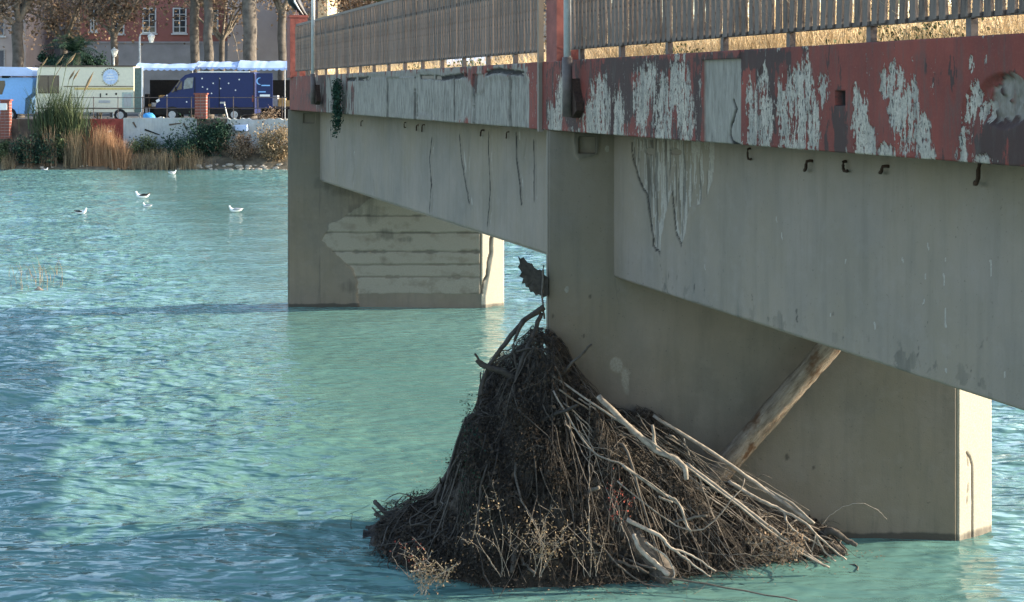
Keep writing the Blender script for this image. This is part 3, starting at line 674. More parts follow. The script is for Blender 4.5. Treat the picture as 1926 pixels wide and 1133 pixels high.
# plant hanging from the edge beam of the far span
hp = thing('hanging_plant', 'dark green creeper hanging over the red edge beam near the broken end', 'plant', B(plane_uz(640, 200, 0)[0], -0.03, 4.4))
C = []; d = MB(); d.tone = 0.2
for k in range(7):
    u = plane_uz(640+random.uniform(-5, 5), 200, 0)[0]; pts = []
    for i in range(9): pts.append(B(u+0.02*math.sin(i+k)-0.03*i*(k % 2)*0.4, -0.06, 4.60-0.092*i*(0.6+0.08*k)))
    d.tube(pts, 0.006, 4)
    for p in pts:
        for q in range(34): C.append((p[0]+RS.normal(0, .030), p[1]-abs(RS.normal(0, .04)), p[2]+RS.normal(0, .05)))
d.build('stem', M['twig'], hp); leaves('foliage', C, 0.020, M['leaf_dark'], hp)

# ---------------------------------------------------------------- birds
def gull(x, y, Y, label, s=1.0, yaw=0.0, dark=False, up=False, tail_up=0):
    p = at(x, y, Y); p.z = 0.0
    g = thing('gull', label, 'gull', p, 'gulls resting on the river')
    c, sn = math.cos(yaw), math.sin(yaw); T = lambda a, b, z: (p.x+s*(a*c-b*sn), p.y+s*(a*sn+b*c), p.z+s*z)
    w = MB(); w.tube([T(-.22, 0, .10+tail_up), T(-.15, 0, .09), T(-.04, 0, .07), T(.08, 0, .07), T(.15, 0, .11), T(.18, 0, .17), T(.20, 0, .19)], [a*s for a in (.012, .045, .075, .075, .05, .032, .012)], 8)
    w.ball(T(.20, 0, .205), .036*s, .033*s, .033*s); w.build('body', M['white'], g, True)
    b = MB(); b.tube([T(.225, 0, .20), T(.27, 0, .19)], [.010*s, .004*s], 5); b.build('beak', M['leaf_dry'], g)
    for sd_ in (-1, 1):
        b = MB()
        if up: pts = [T(.06, .03*sd_, .12), T(.0, .16*sd_, .20), T(-.06, .34*sd_, .30), T(-.2, .50*sd_, .30)]; rr = [.03*s, .035*s, .025*s, .006*s]
        else: pts = [T(.08, .055*sd_, .11), T(-.02, .070*sd_, .12), T(-.14, .045*sd_, .12), T(-.27, .012*sd_, .135+tail_up)]; rr = [.02*s, .036*s, .028*s, .006*s]
        b.tube(pts, rr, 6); b.build('wing', M['dark'] if dark else M['gullgrey'], g, True)
    return g
M['gullgrey'] = plain('gull_grey', (0.32, 0.33, 0.35), 0.8)
def wY(y): return F*EYE/(y-HZ)
gull(152, 404, wY(404), 'gull with a dark back floating furthest left on the open water', 1.05, PI+2.9, True)
gull(268, 374, wY(374), 'dark-winged gull lifting its wing tips, second from the left', 1.35, PI, True, tail_up=.06)
gull(277, 391, wY(391), 'small white gull floating just below the dark-winged gull', 0.85, PI*0.9)
gull(443, 400, wY(400), 'white gull with grey wings floating nearest to the far pier', 1.1, PI)
gull(324, 328, wY(328), 'tiny white gull close to the far bank before the blue van', 0.95, 0.2)
gull(84, 321.5, wY(322), 'tiny white gull at the foot of the reeds by the far bank', 0.8, 0.1)
# cormorant on the end pillar
def cormorant():
    p = Vector(B(16.62, 0.13, ZT+1.27)); g = thing('perched_bird', 'large black bird with pale feather edges perched on the red end pillar', 'bird', p)
    T = lambda a, b, z: (p.x+a, p.y+b, p.z+z)
    w = MB(); w.tube([T(.27, 0, -.05), T(.16, 0, .06), T(.07, 0, .16), T(-.03, 0, .30), T(-.10, -.02, .46), T(-.10, 0, .60), T(-.04, 0, .72), T(-.05, 0, .80), T(-.09, 0, .84)],
                     [.015, .05, .10, .135, .12, .06, .035, .035, .03], 10); w.build('body', M['feather'], g, True)
    w = MB(); w.tube([T(-.10, 0, .845), T(-.19, 0, .835), T(-.215, 0, .82)], [.018, .010, .004], 6); w.build('beak', M['leaf_dry'], g)
    for s_ in (-1, 1):
        w = MB(); w.tube([T(-.09, .10*s_, .44), T(.0, .125*s_, .32), T(.09, .09*s_, .18), T(.19, .03*s_, .02)], [.03, .075, .055, .012], 8); w.build('wing', M['feather'], g, True)
        w = MB(); w.tube([T(-.02, .118*s_-.068, .42), T(.01, .13*s_-.07, .27), T(.09, .10*s_-.055, .13), T(.17, .04*s_-.03, .01)], [.008, .018, .012, .004], 6); w.build('wing_edge', M['white'], g, True)
        w = MB(); w.tube([T(.02, .05*s_, .13), T(.03, .05*s_, .0)], .014, 6)
        for t in (-.05, 0, .05): w.tube([T(.03, .05*s_, .01), T(.03+t, .05*s_-.07, .006)], [.010, .006], 5)
        w.build('foot', M['birdfoot'], g, True)
M['feather'] = plain('black_feathers', (0.012, 0.012, 0.016), 0.5, 0.4, scale=40)
M['birdfoot'] = plain('pink_feet', (0.45, 0.27, 0.24), 0.7)
cormorant()

# ---------------------------------------------------------------- driftwood pile
def interp(x, tab): return np.interp(x, [t[0] for t in tab], [t[1] for t in tab])
RIDGE = [(-1.45, .10), (-1.27, .22), (-.95, .34), (-.72, .46), (-.52, .76), (-.44, 1.12), (-.30, 1.42), (-.02, 1.78), (.20, 2.03), (.40, 1.92), (.60, 1.56), (1.03, 1.22), (1.65, .88), (2.17, .58), (2.6, .36), (2.95, .22), (3.3, .08)]
FRONT = [(-1.45, 14.65), (-1.2, 14.1), (-.9, 13.75), (0, 13.50), (.8, 13.5), (1.4, 13.7), (2.2, 13.95), (2.9, 14.25), (3.3, 14.5)]
def surf(X, Y):
    h = interp(X, RIDGE); yf = interp(X, FRONT); yr = 14.72
    t = np.clip((Y-yf)/(yr-yf), 0, 1); z = h*(1-(1-t)**1.9); z = z+(fbm(X*2.6+z*1.5, Y*2.6-z*2, 119, 3)-.5)*0.75*np.clip(z*1.4, 0, 1)*np.clip(3.2-z*1.3, .3, 1)
    back = sstep(16.2, 15.2, Y+0*X); return z*np.where(Y > 15.0, back, 1)
pile = thing('driftwood_pile', 'huge dark tangle of roots, twigs and silt heaped against the near pier', 'driftwood pile', (0.6, 14.3, 0))
xs = np.arange(-1.5, 3.35, 0.03); ys = np.arange(13.3, 16.3, 0.03); X, Y = np.meshgrid(xs, ys)
Z = surf(X, Y); lump = fbm(X*4, Y*4, 120)-.5+0.6*(fbm(X*11, Y*11, 121)-.5)
amp = 0.34*np.clip(Z*2.5, 0.12, 1)
Zd = Z*0.93+lump*amp-0.08; Xd = X+0.22*(fbm(Z*5+3, Y*5, 122)-.5)*np.clip(Z*2, 0, 1); Yd = Y+0.30*(fbm(X*5, Z*5, 123)-.5)*np.clip(Z*2, 0, 1)
inp = (Xd > 0.30) & (Yd > 14.80); Yd = np.where(inp & (Y < 15.3), 14.93, Yd)
Zd = np.where(Z < 0.02, -0.25, Zd)
nx = len(xs); ny = len(ys); i = np.arange((nx-1)*(ny-1)); b = (i//(nx-1))*nx+i % (nx-1)
mesh_np('matted_core', np.stack([Xd.ravel(), Yd.ravel(), Zd.ravel()], 1), np.stack([b, b+1, b+nx+1, b+nx], 1), M['mud'], pile, dict(tone=np.clip(0.5+lump.ravel()*1.2, 0, 1)), True)
def twig_field(name, K, rmin, rmax, Lmin, Lmax, tlo, thi, seed, nseg=6, sides=4, lift=0.05, flow=0.85):
    rs = np.random.RandomState(seed); Vs = []; Fs = []; Ts = []; n0 = 0
    for k in range(K):
        for _ in range(20):
            x = rs.uniform(-1.35, 3.1); yf = float(interp(x, FRONT)); y = rs.uniform(yf, 14.85 if x > .3 else 15.5); z = float(surf(np.array(x), np.array(y)))
            if z > 0.05 and rs.rand() < 0.35+z*0.5: break
        r = rmin*(rmax/rmin)**rs.rand()**1.8; L = rs.uniform(Lmin, Lmax)*(0.6+0.4*min(1, r/0.008))
        # direction: radiating from the apex, draped over the slope
        d = np.array([x-0.35, 0.0, 0.0]); d[1] = -0.55*rs.rand(); d[2] = -max(0.35, z*0.35); 
        if x < 0.2: d[0] *= 0.8
        d[0] += 0.35*(1 if x > .6 else 0); d /= np.linalg.norm(d)+1e-6
        d = d*flow+rs.normal(size=3)*(1-flow)*1.6; d /= np.linalg.norm(d); st = L/nseg
        p = np.array([x, y-rs.uniform(0, lift), z+rs.uniform(-.02, lift)]); pts = [p.copy()]
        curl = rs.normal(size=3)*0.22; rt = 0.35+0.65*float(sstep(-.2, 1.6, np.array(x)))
        for j in range(nseg):
            d = d+curl+rs.normal(size=3)*0.26; d /= np.linalg.norm(d)
            p = p+d*st; s = float(surf(np.array(p[0]), np.array(p[1])))
            if p[2] < s-0.03: p[2] = s-0.03+rs.rand()*0.03
            if p[2] > s+0.05: p[2] -= 0.6*(p[2]-s-0.05)
            if p[0] < -1.45 or p[0] > 3.3 or p[1] < 13.2: break
            p[2] = max(p[2], -0.05)
            if p[0] > 0.33 and p[1] > 14.88 and p[1] < 15.6: p[1] = 14.86
            pts.append(p.copy())
        if len(pts) <= nseg: continue
        P_ = np.array(pts); m = nseg+1; T = np.gradient(P_, axis=0); T /= np.linalg.norm(T, axis=1)[:, None]+1e-9
        up = np.array([.2, .3, .93]); A = np.cross(T, up); A /= np.linalg.norm(A, axis=1)[:, None]+1e-9; Bn = np.cross(T, A)
        rr = r*(1-0.65*np.arange(m)/nseg)[:, None]
        ring = [P_+A*math.cos(2*PI*q/sides)*rr+Bn*math.sin(2*PI*q/sides)*rr for q in range(sides)]
        V = np.stack(ring, 1).reshape(-1, 3); Vs.append(V)
        f = [(n0+a*sides+q, n0+a*sides+(q+1) % sides, n0+(a+1)*sides+(q+1) % sides, n0+(a+1)*sides+q) for a in range(nseg) for q in range(sides)]
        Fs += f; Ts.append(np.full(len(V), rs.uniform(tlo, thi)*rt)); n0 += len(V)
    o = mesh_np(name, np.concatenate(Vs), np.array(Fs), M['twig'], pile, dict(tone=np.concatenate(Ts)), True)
    o['kind'] = 'stuff'; return o
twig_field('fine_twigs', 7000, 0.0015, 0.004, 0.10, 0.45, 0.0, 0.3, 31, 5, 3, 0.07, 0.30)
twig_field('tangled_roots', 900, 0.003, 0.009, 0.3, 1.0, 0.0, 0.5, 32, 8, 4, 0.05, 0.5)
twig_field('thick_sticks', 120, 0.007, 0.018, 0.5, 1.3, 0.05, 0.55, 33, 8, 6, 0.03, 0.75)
C = []; 
rs = np.random.RandomState(5)
for k in range(16000):
    x = rs.uniform(-1.35, 3.1); y = rs.uniform(13.4, 15.0); z = float(surf(np.array(x), np.array(y)))
    if z > 0.04: C.append((x, y-rs.uniform(0, .06), z+rs.uniform(-.05, .04)))
o = leaves('leaf_litter', C, 0.022, M['mudleaf'] if 'mudleaf' in M else toned('dead_leaf_litter', (0.016, 0.012, 0.009), (0.080, 0.060, 0.045), 0.95), pile); o['kind'] = 'stuff'

# clumps of dead leaves and silt caught on the left flank and front
rs = np.random.RandomState(55); C = []
for k in range(13):
    x = rs.uniform(-1.2, 1.9); yf = float(interp(x, FRONT)); y = yf+(14.7-yf)*rs.rand()**.8; z = float(surf(np.array(x), np.array(y))); r = rs.uniform(.06, .17)
    n_ = int(5200*r); P_ = rs.normal(size=(n_, 3)); P_ /= np.linalg.norm(P_, axis=1)[:, None]; P_ *= (r*rs.rand(n_)**.33*(1+.5*rs.rand(n_)))[:, None]
    C += [(x+a, y-.03+b, max(.0, z+.02+c*1.2)) for a, b, c in P_]
o = leaves('leaf_clump', C, 0.011, toned('silted_leaves', (0.012, 0.010, 0.0085), (0.055, 0.045, 0.036), 0.95), pile); o['kind'] = 'stuff'
C = []
for k in range(600):
    x = rs.uniform(-1.9, 3.6); y = float(interp(x, FRONT))-abs(rs.normal(0, .22))-.02; C.append((x, y, .035+.02*rs.rand()))
for k in range(160): C.append((rs.normal(-.75, .35), rs.normal(17.6, .5), .05))
V_ = np.array(C); nq = len(V_); an = rs.rand(nq)*6.28; sz = .006+.012*rs.rand(nq); dx = np.stack([np.cos(an)*sz, np.sin(an)*sz, 0*sz], 1); dy = np.stack([-np.sin(an)*sz*.5, np.cos(an)*sz*.5, .002+0*sz], 1)
o = mesh_np('floating_litter', np.stack([V_-dx, V_+dy, V_+dx, V_-dy], 1).reshape(-1, 3), (np.arange(nq)*4)[:, None]+np.arange(4), M['leaf_brown'], None, dict(tone=np.repeat(rs.rand(nq), 4)))
tag(o, 'scattered leaves and bits floating round the foot of the driftwood pile', 'litter', kind='stuff')
# many long pale branches combed down the right slope
rs = random.Random(41)
def long_branches():
    for k in range(60):
        x0 = rs.uniform(1040, 1330); y0 = 730+(x0-1040)*.46+rs.uniform(-20, 70); L = rs.uniform(120, 330); a = rs.uniform(.42, .85) if k % 5 else rs.uniform(.9, 1.6); x1 = x0+L*math.cos(a); y1 = y0+L*math.sin(a)
        y1 = min(y1, 1075); lim = 1590
        if x1 > lim: continue
        pts = []
        for i in range(5):
            t = i/4; xx = x0+(x1-x0)*t; yy = y0+(y1-y0)*t+rs.uniform(-9, 9); q = at(xx, yy, 14.0); yf = float(interp(q.x, FRONT))
            tt = min(1, max(0, q.z/max(.2, float(interp(q.x, RIDGE))))); Yp = yf+(14.70-yf)*tt*.75-.10-.05*rs.random(); pts.append(at(xx, yy, min(Yp, 14.6)))
        W = smooth_path(pts, 4, .008, k); r = rs.choice([.003, .005, .006, .009]); d = MB(); d.tone = rs.uniform(.2, .75)
        d.tube(W, [r*(1-.6*i/(len(W)-1)) for i in range(len(W))], 6, jit=.3)
        for q in range(rs.randrange(0, 4)):
            p = W[rs.randrange(3, len(W)-1)]; e = p+Vector((rs.uniform(.05, .3), rs.uniform(-.1, .03), rs.uniform(-.25, .05))); d.tube([p, (p+e)/2+Vector((0, 0, .03)), e], [r*.6, r*.5, r*.2], 4)
        d.build('long_branch', M['twig'], pile, True)
# short broken limbs jammed into the heap
def broken_limbs():
    rs = random.Random(77)
    for k in range(34):
        x = rs.uniform(760, 1420); top = float(np.interp(x, [760, 880, 960, 1030, 1160, 1420], [985, 800, 720, 690, 780, 930])); y = rs.uniform(top+20, 1050)
        q = at(x, y, 14.0); yf = float(interp(q.x, FRONT)); tt = min(1, max(0, q.z/max(.2, float(interp(q.x, RIDGE))))); Y0 = yf+(14.7-yf)*tt*.8
        a = rs.uniform(-.9, 2.4); L = rs.uniform(40, 130); p = at(x, y, Y0+.08); e = at(x+L*math.cos(a), min(y+L*math.sin(a), 1078), Y0-rs.uniform(-.02, .16)); r = rs.uniform(.010, .026)
        W = smooth_path([p, (p+e)/2+Vector((rs.uniform(-.04, .04), 0, rs.uniform(-.04, .04))), e], 4, .008, k); d = MB(); d.tone = rs.uniform(.0, .25) if x < 1050 else rs.uniform(.05, .45)
        d.tube(W, [r*(1-.25*i/(len(W)-1)) for i in range(len(W))], 8, jit=.45)
        if k % 3 == 0: m = W[len(W)//2]; d.tube([m, m+Vector((rs.uniform(-.1, .1), -.05, rs.uniform(.03, .14)))], [r*.6, r*.3], 6, jit=.3)
        d.build('broken_limb', M['twig'], pile, True)
def smooth_path(pts, k=5, wob=0.0, seed=0):
    rs = random.Random(seed); P = [Vector(p) for p in pts]; out = []
    for i in range(len(P)-1):
        p0 = P[max(i-1, 0)]; p1 = P[i]; p2 = P[i+1]; p3 = P[min(i+2, len(P)-1)]
        for j in range(k):
            t = j/k; q = 0.5*((2*p1)+(p2-p0)*t+(2*p0-5*p1+4*p2-p3)*t*t+(-p0+3*p1-3*p2+p3)*t**3)
            out.append(q+Vector((rs.uniform(-wob, wob), rs.uniform(-wob, wob), rs.uniform(-wob, wob))))
    out.append(P[-1]); return out
long_branches(); broken_limbs()
def branch(name, runs, label, tone=0.7, cat='branch', group=None, sides=8, mat='twig', jit=0.25, wob=0.006):
    """runs: list of (list of (px, py, Y), r0, r1); pieces of one branch"""
    d = MB(); 
    for q, (pts, r0, r1) in enumerate(runs):
        W = smooth_path([at(*p) for p in pts], 5, wob, q); n = len(W); d.tone = tone
        d.tube(W, [r0+(r1-r0)*i/(n-1) for i in range(n)], sides, jit=jit)
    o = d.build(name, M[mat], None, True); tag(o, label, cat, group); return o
G = 'sunlit poles and branches lying down the pile'
M['log'] = None
def logmat():
    m, nt, b = newmat('weathered_log', 0.9, 0.2); co = N(nt, 'ShaderNodeTexCoord').outputs['Object']
    g = attr(nt, 'lg', 'Vector')
    n1 = noise(nt, g, 1.0, 6, 0.65, mapping=(3, 14, 1)); n2 = noise(nt, g, 1.0, 5, 0.7, mapping=(20, 60, 1)); n3 = noise(nt, g, 1.0, 4, 0.6, mapping=(2.2, 3, 1))
    c = mix(nt, mapr(nt, n1, .35, .65), (0.11, 0.085, 0.062, 1), (0.29, 0.24, 0.185, 1))
    c = mix(nt, mapr(nt, n2, .55, .7, 0, .7), c, (0.06, 0.035, 0.02, 1))
    c = mix(nt, mapr(nt, n3, .52, .60), c, (0.10, 0.055, 0.03, 1))
    nt.links.new(c, b.inputs['Base Color']); bump(nt, b, math_(nt, 'ADD', n1, n2), 0.02, 0.8); return m
def biglog():
    a = at(1338, 905, 14.72); b = at(1655, 545, 14.70); a.y -= 0.02; n = 60; m = 28; ax = (b-a).normalized()
    s1 = ax.cross(Vector((0, 1, 0))).normalized(); s2 = ax.cross(s1); V = []; LG = []
    L = (b-a).length
    for i in range(n+1):
        t = i/n
        for k in range(m):
            th = 2*PI*k/m; nz = float(fbm(np.array(math.cos(th)*2+5+t*9), np.array(math.sin(th)*2+7), 140))-.5
            fl = float(vn(np.array(t*60.), np.array(k*1.0), 141))-.5
            r = (0.126-0.010*t)*(1+0.34*nz+0.09*fl)*(1-.12*abs(math.cos(th+.6))); V.append(a+ax*(L*t)+(s1*math.cos(th)+s2*math.sin(th))*r); LG.append((t*L, th*0.12, 0))
    V.append(a); V.append(b); LG += [(0, 0, 0), (L, 0, 0)]
    Fq = [(i*m+k, i*m+(k+1) % m, (i+1)*m+(k+1) % m, (i+1)*m+k) for i in range(n) for k in range(m)]
    me = bpy.data.meshes.new('leaning_log'); o0 = a.copy()
    me.from_pydata([tuple(v-o0) for v in V], [], Fq+[(n*m+m+0, (k+1) % m, k) for k in range(m)]+[(n*m+m+1, n*m+k, n*m+(k+1) % m) for k in range(m)])
    at_ = me.attributes.new('lg', 'FLOAT_VECTOR', 'POINT'); at_.data.foreach_set('vector', np.array(LG, np.float32).ravel())
    me.polygons.foreach_set('use_smooth', [True]*len(me.polygons)); me.materials.append(logmat())
    o = link('leaning_log', me, None, o0); tag(o, 'thick bare log leaning diagonally across the near pier under the girder', 'log')
del M['log']
biglog()
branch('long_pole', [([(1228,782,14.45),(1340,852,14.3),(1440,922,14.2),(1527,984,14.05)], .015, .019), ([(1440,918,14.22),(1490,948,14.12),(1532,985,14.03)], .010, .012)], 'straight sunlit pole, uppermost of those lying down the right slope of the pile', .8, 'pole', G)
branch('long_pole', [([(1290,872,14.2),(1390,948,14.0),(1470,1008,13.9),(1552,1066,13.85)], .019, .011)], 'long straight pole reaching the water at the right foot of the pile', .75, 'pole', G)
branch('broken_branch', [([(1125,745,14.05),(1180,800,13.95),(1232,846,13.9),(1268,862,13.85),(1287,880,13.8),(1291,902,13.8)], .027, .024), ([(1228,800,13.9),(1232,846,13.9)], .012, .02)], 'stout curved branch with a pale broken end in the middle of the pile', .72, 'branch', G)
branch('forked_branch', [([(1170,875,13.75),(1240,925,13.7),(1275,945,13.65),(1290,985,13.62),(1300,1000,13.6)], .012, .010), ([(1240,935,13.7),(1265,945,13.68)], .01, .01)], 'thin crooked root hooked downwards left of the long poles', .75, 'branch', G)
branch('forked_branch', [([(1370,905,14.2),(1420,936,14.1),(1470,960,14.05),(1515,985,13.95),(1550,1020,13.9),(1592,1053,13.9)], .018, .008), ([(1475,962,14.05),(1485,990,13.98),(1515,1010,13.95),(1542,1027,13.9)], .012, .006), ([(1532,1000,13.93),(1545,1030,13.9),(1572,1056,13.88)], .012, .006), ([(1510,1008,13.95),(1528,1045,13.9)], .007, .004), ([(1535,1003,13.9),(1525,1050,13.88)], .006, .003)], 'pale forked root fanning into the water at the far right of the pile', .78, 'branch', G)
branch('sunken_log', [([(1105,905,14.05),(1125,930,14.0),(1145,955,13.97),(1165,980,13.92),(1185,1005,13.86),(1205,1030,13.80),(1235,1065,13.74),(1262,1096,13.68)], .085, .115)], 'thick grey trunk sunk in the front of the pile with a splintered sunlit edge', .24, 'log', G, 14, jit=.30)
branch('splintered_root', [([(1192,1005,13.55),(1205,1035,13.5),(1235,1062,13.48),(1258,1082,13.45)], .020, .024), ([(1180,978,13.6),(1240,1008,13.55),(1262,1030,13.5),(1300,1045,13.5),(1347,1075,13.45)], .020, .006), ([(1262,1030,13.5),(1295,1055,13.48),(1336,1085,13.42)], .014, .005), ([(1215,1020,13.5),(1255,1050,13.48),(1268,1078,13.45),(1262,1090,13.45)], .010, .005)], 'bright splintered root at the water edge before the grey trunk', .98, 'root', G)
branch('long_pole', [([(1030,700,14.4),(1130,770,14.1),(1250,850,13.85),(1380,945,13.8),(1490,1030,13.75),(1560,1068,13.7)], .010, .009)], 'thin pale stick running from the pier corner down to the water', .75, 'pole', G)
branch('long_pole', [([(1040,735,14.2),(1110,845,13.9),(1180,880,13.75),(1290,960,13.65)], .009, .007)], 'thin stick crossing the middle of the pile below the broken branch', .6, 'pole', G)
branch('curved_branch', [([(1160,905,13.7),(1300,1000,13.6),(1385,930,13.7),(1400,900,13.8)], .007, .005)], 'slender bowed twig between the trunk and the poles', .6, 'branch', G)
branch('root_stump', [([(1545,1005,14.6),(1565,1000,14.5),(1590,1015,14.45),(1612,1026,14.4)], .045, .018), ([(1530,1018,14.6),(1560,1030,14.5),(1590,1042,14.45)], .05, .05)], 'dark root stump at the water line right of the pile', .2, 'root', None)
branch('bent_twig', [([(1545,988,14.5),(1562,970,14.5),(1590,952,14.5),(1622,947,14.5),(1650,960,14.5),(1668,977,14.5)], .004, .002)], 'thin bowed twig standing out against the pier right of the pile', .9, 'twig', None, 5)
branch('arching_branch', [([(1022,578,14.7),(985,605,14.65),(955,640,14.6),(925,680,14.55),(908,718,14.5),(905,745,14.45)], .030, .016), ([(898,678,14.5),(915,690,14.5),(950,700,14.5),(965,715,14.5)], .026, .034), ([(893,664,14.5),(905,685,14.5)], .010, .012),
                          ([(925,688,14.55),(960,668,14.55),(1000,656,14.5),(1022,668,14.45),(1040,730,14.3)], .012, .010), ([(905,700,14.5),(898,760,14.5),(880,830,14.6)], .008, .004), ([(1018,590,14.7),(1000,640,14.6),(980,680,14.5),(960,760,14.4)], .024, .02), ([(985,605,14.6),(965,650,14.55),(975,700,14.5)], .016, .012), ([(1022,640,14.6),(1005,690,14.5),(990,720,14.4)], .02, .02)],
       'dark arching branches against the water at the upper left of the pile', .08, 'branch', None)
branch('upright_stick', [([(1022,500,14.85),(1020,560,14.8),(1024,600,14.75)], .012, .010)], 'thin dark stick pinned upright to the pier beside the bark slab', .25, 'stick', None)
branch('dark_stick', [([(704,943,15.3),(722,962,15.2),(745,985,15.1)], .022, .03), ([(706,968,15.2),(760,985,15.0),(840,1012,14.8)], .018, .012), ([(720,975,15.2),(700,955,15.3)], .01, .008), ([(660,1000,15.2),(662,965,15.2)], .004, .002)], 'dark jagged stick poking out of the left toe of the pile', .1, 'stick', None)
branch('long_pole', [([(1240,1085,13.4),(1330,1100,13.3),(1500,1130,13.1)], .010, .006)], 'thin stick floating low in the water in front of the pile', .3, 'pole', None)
def bark():
    pts = [(974,482),(979,487),(984,484),(992,494),(1001,496),(1004,503),(1012,508),(1016,507),(1024,518),(1031,522),(1031,556),(1022,560),(1014,554),(1008,556),(1003,549),(998,550),(994,541),(989,540),(987,533),(981,534),(984,524),(977,520),(981,512),(974,502),(978,496)]
    d = MB(); d.tone = .08; n = len(pts); rs = random.Random(2)
    a = [at(x+rs.uniform(-1, 1), y, 14.85+rs.uniform(-.005, .005)) for x, y in pts]; b = [at(x, y, 14.97+rs.uniform(-.02, .02)) for x, y in pts]
    c1 = at(1006, 522, 14.845); c2 = at(1002, 520, 15.0)
    d.add(a+b+[c1, c2], [(i, n+i, n+(i+1) % n, (i+1) % n) for i in range(n)]+[(2*n, i, (i+1) % n) for i in range(n)]+[(2*n+1, n+(i+1) % n, n+i) for i in range(n)])
    tag(d.build('bark_slab', M['twig']), 'jagged dark slab of bark wedged against the pier above the pile', 'bark')
bark()

# sprigs with dry seed heads in front of the pile
def sprig(name, base, tips, label, mat, K, size, tone=.7, group=None, spread=0.05, rr=.0035, upto=(0.35, 1)):
    s = thing(name, label, 'weed', at(*base), group); d = MB(); d.tone = tone; C = []; rs = random.Random(int(base[0]))
    for (tx, ty, tY) in tips:
        a = at(base[0]+rs.uniform(-12, 12), base[1], base[2]); b = at(tx, ty, tY); m = (a+b)/2+Vector((rs.uniform(-.12, .12), rs.uniform(-.05, .05), rs.uniform(0, .08)))
        W = smooth_path([a, m, b], 6, .006, int(tx)); d.tube(W, [rr*(1-.6*i/(len(W)-1)) for i in range(len(W))], 4)
        for k in range(K):
            p = W[int(rs.uniform(*upto)*(len(W)-1))]
            q = (p.x+rs.gauss(0, spread), p.y+rs.gauss(0, spread), p.z+rs.gauss(0, spread)); C.append(q)
            if k % 4 == 0: d.tube([p, q], .0015, 3, False)
    d.build('stem', M['twig'], s)['kind'] = 'stuff'; leaves('seed_head', C, size, mat, s)['kind'] = 'stuff'
GW = 'dry weeds sprouting from the front of the pile'
sprig('dry_weed', (1010,1085,13.4), [(990,960,13.3),(1040,950,13.3),(1070,985,13.3),(1020,975,13.3),(960,1000,13.3),(1000,1000,13.3),(1060,1020,13.3)], 'bushiest golden dry weed before the middle of the pile', M['leaf_dry'], 60, .009, .7, GW, .06)
sprig('dry_weed', (950,1085,13.45), [(925,905,13.35),(915,930,13.35),(960,990,13.35),(900,950,13.35),(890,1000,13.4),(860,1010,13.4)], 'tall thin dry weed left of the bushiest one', M['leaf_dry'], 26, .009, .6, GW, .045, upto=(.6, 1))
sprig('dry_weed', (1110,1085,13.4), [(1100,960,13.35),(1085,990,13.35),(1140,1000,13.35),(1130,1040,13.35),(1075,1010,13.3)], 'thin dry weed between the bushiest one and the grey trunk', M['leaf_dry'], 20, .010, .7, GW, .04)
sprig('dry_weed', (1165,1000,13.6), [(1160,880,13.55),(1172,905,13.5),(1150,930,13.5),(1180,940,13.5)], 'reddish dried sprig hanging over the grey trunk', M['leaf_red'], 20, .011, .5, GW, .03, upto=(.3, 1))
sprig('dry_weed', (790,1120,13.3), [(770,1040,13.25),(800,1050,13.25),(820,1070,13.25),(850,1070,13.2),(840,1090,13.2),(785,1070,13.2),(865,1060,13.2)], 'pale yellow weed clump in the water at the lower left corner of the pile', M['leaf_dry'], 60, .012, .95, GW, .045)
sprig('dry_weed', (775,1090,13.35), [(752,1015,13.3),(762,1022,13.3),(775,1010,13.3),(785,1030,13.3),(748,1040,13.3)], 'spray of crimson twigs beside the pale weed clump', M['leaf_red'], 10, .008, .5, GW, .02, .004)
sprig('dry_weed', (880,1020,14.5), [(830,860,14.6),(862,820,14.6),(845,880,14.6),(870,850,14.6)], 'fine pale stems standing off the left slope of the pile', M['leaf_dry'], 4, .008, .95, GW, .02, .002)
sprig('dry_weed', (1490,1050,13.7), [(1470,1000,13.7),(1440,1010,13.7),(1420,1020,13.7),(1500,1030,13.65),(1460,1030,13.65),(1410,1045,13.65)], 'brown leafy litter caught under the poles at the water edge', M['leaf_brown'], 60, .016, .8, GW, .05)
sprig('dry_weed', (900,1060,13.6), [(880,740,14.4),(890,790,14.3),(885,850,14.2)], 'small-leaved vine climbing the left edge of the pile', M['leaf_dark'], 120, .012, .1, GW, .05, .003)

# stems and snag in the open water on the left
fs = thing('water_snag', 'half sunk brown snag with sparse stems in open water at the left edge', 'snag', (at(75, 552, wY(552))))
Yw = wY(552); d = MB(); d.tone = .75
d.tube([at(66, 549, Yw), at(72, 545, Yw), at(80, 550, Yw), at(92, 555, Yw)], [.05, .08, .06, .02], 6); d.build('wood', M['twig'], fs, True)
d = MB(); d.tone = .6; rs = random.Random(8)
for k in range(34):
    x = rs.uniform(15, 120); Ys = wY(rs.uniform(515, 545)); a = at(x, 400, Ys); a.z = -.05; h = rs.uniform(.2, .6)
    d.tube([a, a+Vector((rs.uniform(-.04, .04), 0, h*.5)), a+Vector((rs.uniform(-.12, .12), 0, h))], [.006, .005, .002], 3)
d.build('stem', M['leaf_dry'], fs)['kind'] = 'stuff'

